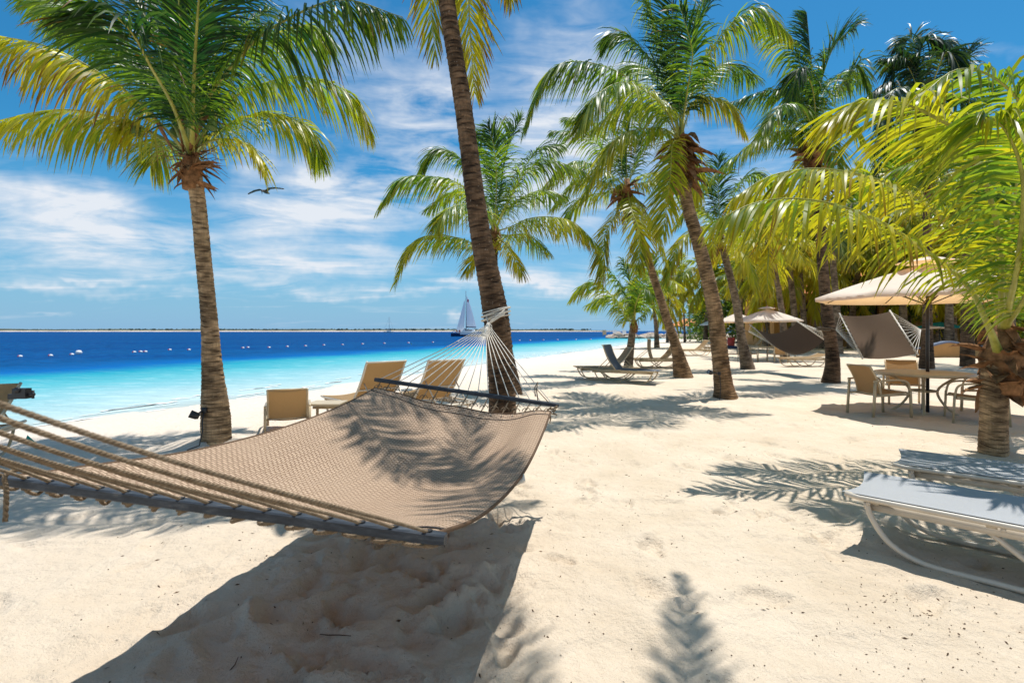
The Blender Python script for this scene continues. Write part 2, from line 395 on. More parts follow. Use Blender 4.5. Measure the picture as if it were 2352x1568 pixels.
M['leaf_dark'] = leaf_mat('palm_leaf_dark', (.010, .035, .014), (.035, .095, .014), (.25, .25, .03), .3)
M['rachis'] = simple('palm_rachis', (.34, .33, .06), .45, .5, 6, .35)
M['husk'] = simple('palm_husk', (.23, .115, .05), .9, .2, 14, .6, .8)
M['coconut'] = simple('coconut', (.10, .16, .03), .5, .4, 8, .3)
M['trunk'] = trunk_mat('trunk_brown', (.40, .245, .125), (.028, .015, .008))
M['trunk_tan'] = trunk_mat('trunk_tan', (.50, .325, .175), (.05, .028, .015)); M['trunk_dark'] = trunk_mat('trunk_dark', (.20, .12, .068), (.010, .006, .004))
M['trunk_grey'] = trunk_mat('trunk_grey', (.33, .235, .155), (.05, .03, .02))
M['hammock'] = weave_mat('hammock_weave', (.68, .50, .345), (.17, .095, .055), 44, .17)
M['hammock_dark'] = weave_mat('hammock_weave_plain', (.22, .135, .075), (.12, .07, .04), 30, .12)
M['trim'] = simple('black_piping', (.012, .01, .01), .7)
M['wood'] = wood_mat()
M['rope'] = rope_mat('rope', (.15, .10, .055), (.27, .195, .12)); M['rope_pale'] = rope_mat('rope_pale', (.62, .55, .45), (.80, .73, .62))
M['beige'] = simple('beige_metal', (.50, .385, .235), .38, .5, 5, .12); M['pale_metal'] = simple('pale_metal', (.62, .54, .43), .35, .5, 5, .1)
M['sling_white'] = weave_mat('sling_white', (.46, .455, .45), (.42, .43, .44), 170, .12)
M['sling_grey'] = weave_mat('sling_grey', (.20, .215, .24), (.13, .14, .16), 90, .25)
M['sling_tan'] = weave_mat('sling_tan', (.60, .42, .22), (.45, .30, .15), 90, .48)
M['sling_brown'] = weave_mat('sling_brown', (.38, .28, .17), (.27, .19, .11), 90, .4)
M['canvas'] = simple('canvas', (.84, .77, .67), .8, .2, 3, .05, 0, 0, .36, (.95, .50, .16))
M['black'] = simple('black_plastic', (.015, .015, .017), .45, .5)
M['white'] = simple('white_paint', (.78, .78, .76), .4, .5, 2, .05)
M['sail'] = simple('sailcloth', (.88, .89, .90), .7, .2, .6, .04, 0, 0, .5)
M['navy'] = simple('navy_paint', (.015, .035, .10), .4, .5)
M['red'] = simple('red_plastic', (.38, .035, .025), .5, .5, 3, .2)
M['pink'] = simple('pink_red_plastic', (.62, .06, .11), .4, .5); M['teal'] = simple('teal_canvas', (.005, .26, .22), .6, .3, 0, 0, 0, 0, .3)
M['tile'] = simple('orange_roof', (.72, .27, .10), .8, .2, 1.5, .2)
M['ochre'] = simple('ochre_wall', (.50, .27, .10), .85, .2, 1, .15)
M['dark_glass'] = simple('dark_opening', (.02, .02, .02), .3, .5)
M['rock'] = simple('rock', (.40, .32, .25), .9, .2, 1.1, .7, 1); M['hammock_brown_shaded'] = weave_mat('hammock_brown_shaded', (.105, .075, .058), (.05, .035, .028), 30, .1)  # shaded copy of the brown weave, the grove's shade put into its colour
M['bluegrey'] = simple('blue_grey_wall', (.18, .21, .28), .8, .2, 1, .1)
M['feather'] = simple('feather_brown', (.075, .06, .045), .8, .2, 10, .4)
M['skin'] = simple('skin', (.40, .22, .14), .6, .3)
M['shirt'] = simple('cloth_pale', (.6, .55, .5), .8, .2); M['shorts'] = simple('cloth_red', (.42, .10, .07), .8, .2)
M['island'] = simple('island_scrub', (.10, .105, .075), 1, .1, .02, .5)
M['islandsand'] = simple('island_beach', (.62, .52, .42), 1, .1, .01, .25)
M['shrub'] = leaf_mat('shrub_leaf', (.02, .055, .012), (.07, .16, .014), (.40, .33, .02), .4)
M['litter'] = simple('dry_litter', (.10, .055, .028), .9, .2, 20, .5)

# ------------------------------------------------------------------ palm toolkit
def vn(a): return a / np.maximum(np.linalg.norm(a, axis=-1, keepdims=True), 1e-8)
def frond_geo(mb, pig, pts, leaf_len=.62, width=.034, n=74, LS=1.42, WS=.66, NS=1.6, droop=1.0, yel=.4, dry=.25, seed=0, t0=.2, K=4, rr=.022, wind=(-.12, 0, 0), sweep=0.0):
    """one feather leaf: tapered midrib and two rows of leaflets, appended to mb; pig = pigment values"""
    g = np.random.RandomState(seed); leaf_len *= LS; width *= WS; n = int(n * NS)
    N = 30
    C = np.array([tuple(p) for p in spline(pts, N)])
    Tn = vn(np.gradient(C, axis=0))
    hv = C[-1] - C[0]; hv2 = hv.copy(); hv2[2] = 0
    if np.linalg.norm(hv2) < .25 * np.linalg.norm(hv): a = g.uniform(0, 6.28); hv2 = hv2 + np.array([math.cos(a), math.sin(a), 0]) * .5
    nrm = vn(np.cross(hv2, [0, 0, 1.]))
    S = vn(nrm - Tn * (Tn @ nrm)[:, None]); U = np.cross(S, Tn); U = vn(U)
    rad = np.linspace(rr, rr * .14, N + 1); rad[:4] = [rr * 1.9, rr * 1.5, rr * 1.25, rr * 1.1]
    s0 = len(mb.v)
    mb.tube([Vector(c) for c in C], list(rad), 6, 1, True, .7)
    pig += [(yel, 0, 0, 1)] * (len(mb.v) - s0)
    for side in (-1, 1):
        t = np.linspace(t0, .995, n) + g.uniform(-.5, .5, n) * (1 - t0) / n * .6
        t = np.clip(t, 0, .999)
        keep = g.rand(n) > .08; t = t[keep]; m = len(t)
        x = t * N; i = x.astype(int); f = (x - i)[:, None]
        P0 = C[i] * (1 - f) + C[i + 1] * f; Tt = vn(Tn[i] * (1 - f) + Tn[i + 1] * f); St = vn(S[i] * (1 - f) + S[i + 1] * f); Ut = vn(U[i] * (1 - f) + U[i + 1] * f)
        u = (t - t0) / (1 - t0)
        L = leaf_len * (.55 + .45 * np.sin(np.clip(u * 1.25, 0, 1) * math.pi / 2 + .0)) * (1 - .68 * np.clip((u - .55) / .45, 0, 1) ** 1.6) * g.uniform(.82, 1.1, m)
        ang = np.radians(72 - 42 * u + g.normal(0, 8, m))
        tz = np.clip(Tt[:, 2], 0, 1); ang = ang * (1 - .34 * tz)
        d0 = Tt * np.cos(ang)[:, None] + St * (side * np.sin(ang))[:, None] + Ut * (.28 + g.normal(0, .1, m))[:, None]
        d0 = vn(d0) + np.array(wind) * .4
        dr = droop * g.uniform(.6, 1.4, m) * (1 - .35 * tz)
        pos = P0.copy(); rows = []
        tw = g.normal(0, .45, m)
        for k in range(K + 1):
            q = k / K
            d = vn(d0 + np.outer(dr * (.15 + 1.5 * q ** 1.1), [0, 0, -1.]) + np.array(wind)[None] * q + np.outer(np.full(m, sweep * q), [0, 0, 0]))
            if k: pos = pos + d * (L / K)[:, None]
            Wd = Tt - d * np.sum(Tt * d, 1)[:, None]; Wd = vn(Wd); B = np.cross(d, Wd)
            Wd = Wd * np.cos(tw)[:, None] + B * np.sin(tw)[:, None]
            wk = width * (.45, 1.0, .9, .62, .06)[k] if K == 4 else width * (.6, 1, .08)[k]
            wk = wk * (.6 + .4 * L / leaf_len)
            rows.append((pos - Wd * (wk / 2)[:, None], pos + Wd * (wk / 2)[:, None]))
        V = np.stack([np.stack(r, 1) for r in rows], 1).reshape(-1, 3)   # m,K+1,2
        o = len(mb.v); mb.v += [tuple(v) for v in V]
        st = (K + 1) * 2
        for j in range(m):
            b_ = o + j * st
            for k in range(K): mb.f.append((b_ + 2 * k, b_ + 2 * k + 1, b_ + 2 * k + 3, b_ + 2 * k + 2))
        mb.m += [0] * (m * K)
        yy = np.clip(yel + g.normal(0, .13, m) + .1 * np.sin(t * 9 + seed), 0, 1)
        dd = g.rand(m)
        for j in range(m):
            b1 = 1.0 if dd[j] < dry * .45 else dry
            for k in range(K + 1):
                q = k / K; br = min(1, b1 * q ** 3 * 1.6 + (.55 * dry if dd[j] < dry * .3 else 0)); c = (min(1, yy[j] + .25 * q * yel), br, float(dd[j]), 1)
                pig.append(c); pig.append(c)
def trunk(name, root, pts, rads, mt, pitch=.075, seed=0, ns=20):
    L = sum((Vector(pts[i + 1]) - Vector(pts[i])).length for i in range(len(pts) - 1))
    per = 5; N = max(20, int(L / pitch) * per)
    C = spline(pts, N); rd = sc_spline(rads, N); g = random.Random(seed)
    mb = MB(); pig = []; vs = []
    ph = np.random.RandomState(seed); shade = ph.uniform(.36, .64, N // per + 2)
    off = ph.uniform(-1, 1, (N // per + 2, 4))
    for i, c in enumerate(C):
        t = (C[min(i + 1, N)] - C[max(i - 1, 0)]).normalized(); a = t.cross(Vector((0, 1, 0))).normalized(); b = a.cross(t)
        for j in range(ns):
            an = 2 * math.pi * j / ns
            sh = 1.7 * math.sin(an + seed) + .9 * math.sin(2 * an + 1.3 * seed + i * .01)
            ii = (i + sh + 100 * per) / per; k = int(ii); fr = ii - k; k = (k - 100) % (N // per + 1)
            of = off[k]
            rk = rd[i] * (1 + .055 * (1 - fr) + .02 * of[0] * math.sin(an * 2 + of[1] * 3) + .012 * math.sin(an * 5 + of[2] * 6)) * (.965)
            if fr < .22: rk *= .94
            vs.append(c + a * math.cos(an) * rk + b * math.sin(an) * rk)
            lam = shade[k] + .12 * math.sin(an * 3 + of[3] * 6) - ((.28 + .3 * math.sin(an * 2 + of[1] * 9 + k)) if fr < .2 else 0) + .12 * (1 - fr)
            pig.append((lam, 0, 0, 1))
    fs = [(i * ns + j, i * ns + (j + 1) % ns, (i + 1) * ns + (j + 1) % ns, (i + 1) * ns + j) for i in range(N) for j in range(ns)]
    mb.add(vs, fs)
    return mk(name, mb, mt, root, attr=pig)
def sheath(root, c, r, n, seed, size=.38, down=.5, wide=1.0):
    g = random.Random(seed); mb = MB()
    for i in range(n):
        a = g.uniform(0, 6.283); el = g.uniform(-1.1, 1.1) * 1.0
        d = Vector((math.cos(a) * math.cos(el), math.sin(a) * math.cos(el), math.sin(el) * .9 - .15)).normalized()
        s = Vector((-math.sin(a), math.cos(a), g.uniform(-.4, .4))).normalized()
        L = size * g.uniform(.5, 1.15); wd = size * g.uniform(.16, .36) * wide
        p = c + Vector((math.cos(a) * r * .7, math.sin(a) * r * .7, g.uniform(-size * .75, size * .6)))
        rows = []
        for k in range(5):
            q = k / 4; wv = wd * (.75, 1.0, .85, .5, .06)[k]
            n_ = s.cross(d)
            rows.append([p - s * wv / 2, p + n_ * wv * .3, p + s * wv / 2])
            d = (d + Vector((0, 0, -down * .4)) + Vector((g.uniform(-.2, .2), g.uniform(-.2, .2), g.uniform(-.15, .15)))).normalized()
            p = p + d * L / 4
        mb.grid(rows)
    mb.tube([c + Vector((0, 0, -size * .7)), c, c + Vector((0, 0, size * .8))], [r * 1.02, r * 1.25, r * .55], 12)
    return mk('leaf_sheath', mb, M['husk'], root)
def rand_fronds(seed, c, L, n, elmax=80, elmin=-35, skip=None):
    g = random.Random(seed); out = []
    for i in range(n):
        a = i * 2.39996 + g.uniform(-.25, .25) + seed; q = (i + .5) / n
        el = R(elmax + (elmin - elmax) * q ** .9 + g.uniform(-8, 8)); l = L * g.uniform(.85, 1.08) * (.82 if q < .2 else 1)
        h = Vector((math.cos(a), math.sin(a), 0)); d = h * math.cos(el) + Vector((0, 0, math.sin(el)))
        pts = [c]; p = c.copy()
        for k in range(3):
            p = p + d * l / 3; pts.append(p.copy()); d = (d + Vector((0, 0, -.42 - .15 * k))).normalized()
        out.append((pts, q))
    return out
def hero_palm(label, base, path, rads, crown, fronds, mt, group=None, L=3.2, leaf=.62, wd=.036, n=74, extra=None, lm='leaf', sh=(18, .38), name='palm_tree', yoff=0, cz=.0, pitch=.055, rr=.022, extra_kw=None):
    """path: list of (px,py,D) down the trunk incl. the base; fronds: list of (points px,py,dD..., yel, droop, dry)"""
    pb = at(*base); pb.z = ground(pb.x, pb.y) - .04
    root = thing(name, pb, label, 'palm tree', group)
    pts = [pb] + [at(*p) for p in path]; pts[-1].z += cz
    seed = int(abs(base[0]) * 7 + base[1]) % 9973
    kc = 1 / math.sqrt(1 + ((base[0] - CX) / F) ** 2); rads = [q * kc for q in rads]   # the wide lens stretches what stands off axis
    trunk('trunk', root, pts, rads, mt, seed=seed, pitch=pitch)
    c = pts[-1]
    sheath(root, c + Vector((0, 0, -sh[1] * .25)), rads[-1], sh[0], seed, sh[1], .6, sh[2] if len(sh) > 2 else 1.25)
    D0 = crown[2]
    for k, fr in enumerate(fronds):
        ctl, ye, dr, dry = fr[0], fr[1], fr[2], fr[3]
        P = [at(*fr[5]) if len(fr) > 5 else c + Vector((0, 0, sh[1] * .2))] + [at(x, y, D0 + dd) for (x, y, dd) in ctl]
        ln = sum((P[i + 1] - P[i]).length for i in range(len(P) - 1))
        mb = MB(); pig = []; kw = dict(WS=1.12, NS=.85, LS=1.5) if name == 'palm_tree' and yoff else {}
        frond_geo(mb, pig, P, **kw, leaf_len=min(leaf, leaf * (.4 + .6 * ln / L)), width=wd, n=int(n * min(1.25, max(.4, ln / L))), droop=dr, yel=ye, dry=dry, seed=seed + k, t0=fr[4] if len(fr) > 4 else .16, rr=rr)
        mk('frond', mb, [M[lm], M['rachis']], root, attr=pig)
    if extra:
        for (pts_, q) in extra:
            mb = MB(); pig = []
            frond_geo(mb, pig, pts_, leaf_len=leaf * .95, width=wd, n=int(n * .9), droop=.5 + q, yel=.15 + .45 * q, dry=.1 + .4 * q * q, seed=seed + int(q * 977), t0=.16, rr=rr)
            mk('frond', mb, [M[lm], M['rachis']], root, attr=pig)
    return root, c
def gp(px, py):                   # ground point under a photo pixel (flat ground)
    D = EYE * F / (py - HZ); return Vector(((px - CX) / F * D, D, 0))
for (px, py, r, h) in ((497, 1010, .42, .10), (1665, 905, .5, .06), (1565, 862, .55, .06), (2300, 1036, .4, .05), (1905, 870, .5, .05), (1152, 1055, .4, .05), (1720, 842, .6, .06)):
    q = gp(px, py); MOUNDS.append((q.x, q.y, r, h))
# ------------------------------------------------------------------ ground, sea
def axis(lo, fa, fb, hi, step, grow=1.12):
    a = list(np.arange(fa, fb, step)); s = step; x = fa; pre = []
    while x > lo: s *= grow; x -= s; pre.append(x)
    s = step; x = a[-1]; post = []
    while x < hi: s *= grow; x += s; post.append(x)
    return np.array(pre[::-1] + a + post)
xs = axis(-40, -3.6, 3.6, 6000, .02, 1.03); ys = axis(-30, 1.5, 4.4, 6000, .02, 1.022)
X, Y = np.meshgrid(xs, ys); Z = gzs(X, Y)
nx, ny = len(xs), len(ys)
me = bpy.data.meshes.new('beach_sand')
ii = np.arange(nx * ny).reshape(ny, nx)
q = np.stack([ii[:-1, :-1], ii[:-1, 1:], ii[1:, 1:], ii[1:, :-1]], -1).reshape(-1, 4)
me.vertices.add(nx * ny); me.vertices.foreach_set('co', np.stack([X, Y, Z], -1).astype(np.float32).ravel())
me.loops.add(q.size); me.loops.foreach_set('vertex_index', q.ravel().astype(np.int32))
me.polygons.add(len(q)); me.polygons.foreach_set('loop_start', np.arange(0, q.size, 4).astype(np.int32)); me.polygons.foreach_set('loop_total', np.full(len(q), 4, np.int32))
me.polygons.foreach_set('use_smooth', np.ones(len(q), bool)); me.update(); me.materials.append(M['sand'])
o = bpy.data.objects.new('beach_sand', me); COL.objects.link(o); tag(o, kind='structure')
WZ = -.15
mb = MB(); wx = axis(-30000, -40, 60, 30000, 4, 1.3); wy = axis(-30, 0, 140, 30000, 4, 1.3)
mb.grid([[(x, y, WZ) for x in wx] for y in wy]); tag(mk('sea_water', mb, M['water']), kind='structure')
# foam line where the ripples break
mb = MB(); g = random.Random(2)
for i in range(420):
    y = g.uniform(6, 105); k = g.choice((.0, .5, 1.3)); s = S0 + .1 + k + g.gauss(0, .18)
    x = (NY * y - s) / .922; sd = float(shore(np.array([x]), np.array([y]))[0])
    x -= (sd - .1 - k) / -.922 * .9 * -1 if False else 0
    L = g.uniform(.25, 1.1); wv = g.uniform(.015, .06); a = g.gauss(0, .12); dx_, dy_ = .386, .922
    p = [(x + dx_ * L * (t - .5) + .05 * math.sin(t * 7 + i) * -NX * .6, y + dy_ * L * (t - .5) + a * t, WZ + .012) for t in (0, .25, .5, .75, 1)]
    mb.grid([[(q[0] + NX * wv * m_, q[1] + NY * wv * m_, q[2] + .004) for q in p] for m_ in (-1, 1)])
foam = simple('foam', (.78, .8, .78), .7, .2)
tag(mk('shore_foam', mb, foam), 'thin broken white foam where the ripples meet the sand', 'foam', kind='stuff')
# distant low island across the water
g = random.Random(8); mb = MB(); mb2 = MB(); n = 360; Yi = 1500.0
rows = [[], [], [], [], []]; x0, x1 = -2600, 330
for i in range(n + 1):
    x = x0 + (x1 - x0) * i / n; tp = min(1, (x1 - x) / 240) ** .6
    h = (7.2 + 1.9 * float(vnoise(np.array([i * .07]), np.array([2.]))[0]) + 1.2 * float(vnoise(np.array([i * .6]), np.array([5.]))[0])) * tp + .2
    rows[0].append((x, Yi, -.4)); rows[1].append((x, Yi + 18, 2.0 * tp + .1)); rows[2].append((x, Yi + 30, h * .8)); rows[3].append((x, Yi + 60, h)); rows[4].append((x, Yi + 200, -1))
mb.grid(rows[:2]); isl = tag(bpy.data.objects.new('distant_island', None), 'long low island with pale beach across the strait', 'island', kind='structure'); COL.objects.link(isl)
mk('beach', mb, M['islandsand'], isl); mb = MB(); mb.grid(rows[1:]); mk('scrub', mb, M['island'], isl)
mb = MB()
for i in range(900):
    x = g.uniform(x0, x1 - 90); k = (.35 + .9 * max(0, float(vnoise(np.array([x * .006]), np.array([8.]))[0]) + .5)) * (1.3 if -900 < x < -120 else .8)
    c = Vector((x, Yi + g.uniform(22, 60), 6.2)); s = g.uniform(1.5, 4.6) * k
    vs = []
    for a in range(7): vs.append(c + Vector((math.cos(a * .9) * s * 1.5 * g.uniform(.6, 1.2), math.sin(a * .9) * s, g.uniform(-1.2, .6) * s * .6)))
    vs.append(c + Vector((0, 0, s)))
    mb.add(vs, [(a, (a + 1) % 7, 7) for a in range(7)] )
tag(mk('island_trees', mb, simple('island_trees', (.045, .06, .045), 1, .1, .05, .3), smooth=False), 'dark scrub trees dotted along the distant island', 'trees', kind='stuff')
# dry palm litter on the sand
mb = MB(); g = random.Random(4)
for i in range(1500):
    cl = g.random()
    if cl < .55: x = g.uniform(-2.6, 3.4); y = 1.5 + 5.2 * g.random() ** 1.4
    elif cl < .8: x = g.gauss(2.15, .45); y = g.gauss(2.4, .45)
    else: x = g.uniform(-4, 6); y = g.uniform(2, 10)
    s = g.uniform(.0014, .0045) * (1 + .12 * y); a = g.uniform(0, 6.28)
    z = float(gzs(np.array([[x]]), np.array([[y]]))[0, 0]) if i < 0 else None
    mb.f  # positions lifted below in one pass
    L = s * g.choice((1, 1.4, 1.4, 3))
    mb.add([(x + math.cos(a) * L, y + math.sin(a) * L, .003), (x - math.sin(a) * s * .5, y + math.cos(a) * s * .5, .004 + s * .6), (x - math.cos(a) * L, y - math.sin(a) * L, .003), (x + math.sin(a) * s * .5, y - math.cos(a) * s * .5, .001)], [(0, 1, 2), (0, 2, 3), (0, 3, 1), (1, 3, 2)])
V = np.array(mb.v); zz_ = gzs(V[:, 0].copy(), V[:, 1].copy()); V[:, 2] += zz_; mb.v = [tuple(v) for v in V]
tag(mk('palm_litter', mb, M['litter'], smooth=False), 'scattered dry brown flecks of palm litter on the sand', 'litter', kind='stuff')
for i, (px, py, L, a, lb) in enumerate(((1290, 1455 - 290, .09, 1.2, 0), (915, 1300, .10, 1.35, 'short dark twig upright in the shaded sand below the hammock'), (535, 1530, .11, 1.8, 'thin dark twig on the shaded sand at the lower left'), (770, 1470, .16, -.3, 'long thin bent twig lying beside the tread mark'))):
    if i == 0: continue
    q = gp(px, py); zq = float(gzs(np.array([q.x]), np.array([q.y]))[0]) + .008; mb = MB()
    mb.tube([Vector((q.x + math.cos(a) * L * t + .012 * math.sin(5 * t), q.y + math.sin(a) * L * t, zq + .01 * math.sin(3.1 * t))) for t in (-.5, -.2, .1, .5)], [.002, .003, .0025, .0015], 5)
    tag(mk('twig', mb, M['litter']), lb, 'twig')

# ------------------------------------------------------------------ hero palms
G1 = 'coconut palms on the beach'
# left palm
r1, c1 = hero_palm('thick coconut palm with swollen base beside the lounger and small lamp at the left', (497, 1018, 6.84),
    [(495, 945, 6.82), (488, 850, 6.78), (480, 725, 6.74), (468, 600, 6.7), (455, 465, 6.66), (440, 375, 6.62)],
    [.215, .205, .15, .118, .112, .108, .12], (432, 350, 6.62),
    [([(330, 245, -.3), (235, 172, -.6), (110, 108, -.9), (-50, 75, -1.1)], .92, 2.0, .5),
     ([(340, 300, .1), (285, 275, 0), (134, 252, -.3), (-60, 290, -.5)], .78, 1.9, .3),
     ([(350, 200, .6), (230, 60, .6), (60, -25, .3)], .38, 1.3, .12), ([(390, 240, 1), (280, 110, 1.3), (140, 50, 1.3)], .3, 1.3, .1),
     ([(425, 200, .1), (412, 30, 0), (405, -160, -.2)], .04, .55, .02), ([(405, 220, .4), (350, 70, .6), (250, -90, .5)], .08, .9, .05),
     ([(450, 200, .3), (480, 40, .3), (560, -120, 0)], .06, .8, .05), ([(470, 240, -.3), (560, 120, -.6), (640, 56, -.8), (780, 0, -1), (925, 40, -1.1)], .22, 1.9, .15),
     ([(480, 285, .4), (560, 210, .7), (690, 178, .9), (800, 215, 1), (850, 300, 1)], .55, 1.3, .2),
     ([(478, 325, .2), (540, 322, .3), (585, 345, .3), (602, 388, .2)], .88, .9, .15),
     ([(465, 245, .8), (540, 130, 1.6), (690, 60, 2.2), (760, 95, 2.4)], .45, 1.3, .1), ([(455, 220, 1), (520, 90, 1.8), (620, 20, 2.4)], .3, 1.1, .05),
     ([(400, 250, -.6), (350, 160, -1.4), (290, 60, -1.9), (180, -20, -2.2)], .12, 1.0, .1), ([(405, 330, .9), (370, 325, 1.4), (345, 380, 1.6)], .6, 1.2, .2),
     ([(375, 210, 1), (310, 120, 1.6), (200, 20, 1.8), (90, 0, 1.6)], .42, 1.4, .1), 
     ([(445, 190, -.7), (455, 20, -1.2), (470, -160, -1.4)], .03, .7, .03), ([(425, 190, .8), (380, 20, 1.2), (330, -120, 1.2)], .04, .8, .03), ([(500, 300, .9), (600, 260, 1.6), (700, 290, 1.9), (740, 370, 1.9)], .6, 1.2, .15)],
    M['trunk_tan'], G1, L=3.0, leaf=.68, wd=.042, n=84, sh=(24, .36), rr=.03)
for (px, py, dD) in ((313, 301, -.1), (487, 288, -.25), (400, 306, .3), (470, 322, .35)):
    p = at(px, py, 6.62 + dD); mb = MB(); mb.lathe([(0, -.075), (.04, -.06), (.058, -.01), (.05, .045), (.02, .075), (0, .08)], p, 10)
    mb.tube([p + Vector((0, 0, .07)), (p * .55 + c1 * .45) + Vector((0, 0, .12)), c1 + Vector((0, 0, .03))], [.007, .008, .012], 5)
    mk('coconut', mb, M['coconut'], r1)
mb = MB(); g = random.Random(1)        # flower spathe and dead inflorescence
for (dx_, dz_, L, lean) in ((-.03, .1, .55, .1), (.06, .12, .42, .3), (-.16, .12, .5, -.25)):
    p = c1 + Vector((dx_, -.12, dz_)); mb.tube([p, p + Vector((lean * .3, -.08, L * .4)), p + Vector((lean * .7, -.1, L * .8)), p + Vector((lean, -.1, L))], [.015, .045, .04, .003], 8, 0, True, .45)
for i in range(40):
    a = g.uniform(0, 6.28); p = c1 + Vector((math.cos(a) * .1, math.sin(a) * .1, g.uniform(-.1, .2))); d = Vector((math.cos(a), math.sin(a) * .6, g.uniform(-.6, .5))) * g.uniform(.2, .5)
    mb.tube([p, p + d * .6 + Vector((0, 0, .04)), p + d], [.006, .004, .002], 4)
mk('flower_stalk', mb, M['husk'], r1)
# centre palm carrying the hammock
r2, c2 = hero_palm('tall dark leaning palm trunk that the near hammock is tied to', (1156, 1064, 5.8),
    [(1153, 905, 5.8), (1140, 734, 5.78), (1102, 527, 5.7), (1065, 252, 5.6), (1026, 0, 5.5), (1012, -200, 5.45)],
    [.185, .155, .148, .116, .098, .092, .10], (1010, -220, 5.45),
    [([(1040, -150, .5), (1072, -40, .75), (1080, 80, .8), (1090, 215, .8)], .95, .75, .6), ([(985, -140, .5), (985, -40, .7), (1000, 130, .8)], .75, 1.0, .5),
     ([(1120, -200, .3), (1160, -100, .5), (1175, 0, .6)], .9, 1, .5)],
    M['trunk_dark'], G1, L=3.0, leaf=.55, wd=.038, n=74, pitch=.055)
def free_fronds(root, c, specs, leaf, wd, seed, lm='leaf', n=70, yel=.3):
    for k, sp_ in enumerate(specs):
        az_, el_, L, bend = sp_[:4]; lf = sp_[4] if len(sp_) > 4 else leaf
        a = R(az_); h = Vector((math.sin(a), math.cos(a), 0)); d = h * math.cos(R(el_)) + Vector((0, 0, math.sin(R(el_)))); p = c.copy(); pts = [p.copy()]
        for q in range(4): p = p + d * L / 4; pts.append(p.copy()); d = (d + Vector((0, 0, -bend))).normalized()
        mb = MB(); pig = []; frond_geo(mb, pig, pts, leaf_len=lf, width=wd, n=n, droop=1.0, yel=yel, dry=.15, seed=seed + k, t0=.18)
        mk('frond', mb, [M[lm], M['rachis']], root, attr=pig)
free_fronds(r2, c2, [(128, 22, 1.9, .15), (-92, 26, 3.0, .2), (80, 45, 2.4, .3), (45, 45, 2.6, .3), (15, 50, 2.6, .25), (-30, 55, 2.5, .25), (-70, 45, 2.6, .3)], .42, .038, 900)
# short palm behind the centre trunk
r3, c3 = hero_palm('short bushy palm directly behind the tall dark hammock trunk', (1181, 905, 12.2),
    [(1160, 800, 12.2), (1138, 700, 12.3), (1130, 600, 12.4), (1136, 540, 12.4)], [.21, .17, .15, .14, .15], (1143, 525, 12.4),
    [([(1105, 470, -.3), (1050, 420, -.8), (985, 405, -1.0), (920, 412, -1.2), (868, 480, -1.3)], .45, 1.4, .15), ([(1100, 420, .3), (1048, 358, .3), (1000, 345, .2), (960, 405, .2)], .35, 1.2, .1),
     ([(1105, 565, -.5), (1060, 548, -.8), (1000, 540, -1), (945, 560, -1.2), (910, 648, -1.3)], .6, 1.3, .25), ([(1175, 520, -.4), (1215, 502, -.7), (1265, 498, -1), (1320, 512, -1.2), (1378, 568, -1.2)], .62, 1.5, .25),
     ([(1160, 560, -.5), (1180, 590, -.8), (1200, 630, -.9)], .9, 1, .4), ([(1115, 570, -.5), (1090, 590, -.7), (1072, 625, -.8)], .9, 1, .4),
     ([(1150, 430, .2), (1165, 340, .3), (1195, 275, .2)], .2, .8, .05), ([(1165, 470, -.2), (1205, 400, -.3), (1260, 368, -.4), (1345, 395, -.5)], .35, 1.3, .12),
     ([(1130, 430, .3), (1105, 350, .4), (1075, 290, .3)], .25, .8, .05), ([(1165, 480, .8), (1230, 440, 1.5), (1300, 450, 2)], .4, 1.2, .1), ([(1120, 470, 1), (1050, 440, 1.8), (980, 480, 2.2)], .4, 1.2, .1),
     ([(1140, 420, -.5), (1135, 340, -.9), (1120, 290, -1)], .2, .8, .05), ([(1160, 540, .8), (1210, 540, 1.5), (1260, 580, 1.8)], .5, 1.2, .2), ([(1175, 440, .6), (1230, 350, 1.1), (1290, 330, 1.3)], .3, 1.1, .05),
     ([(1120, 500, -1), (1080, 470, -2), (1030, 480, -2.6), (1000, 520, -2.8)], .5, 1.3, .15)],
    M['trunk_dark'], G1, L=3.0, leaf=.62, wd=.045, n=72)
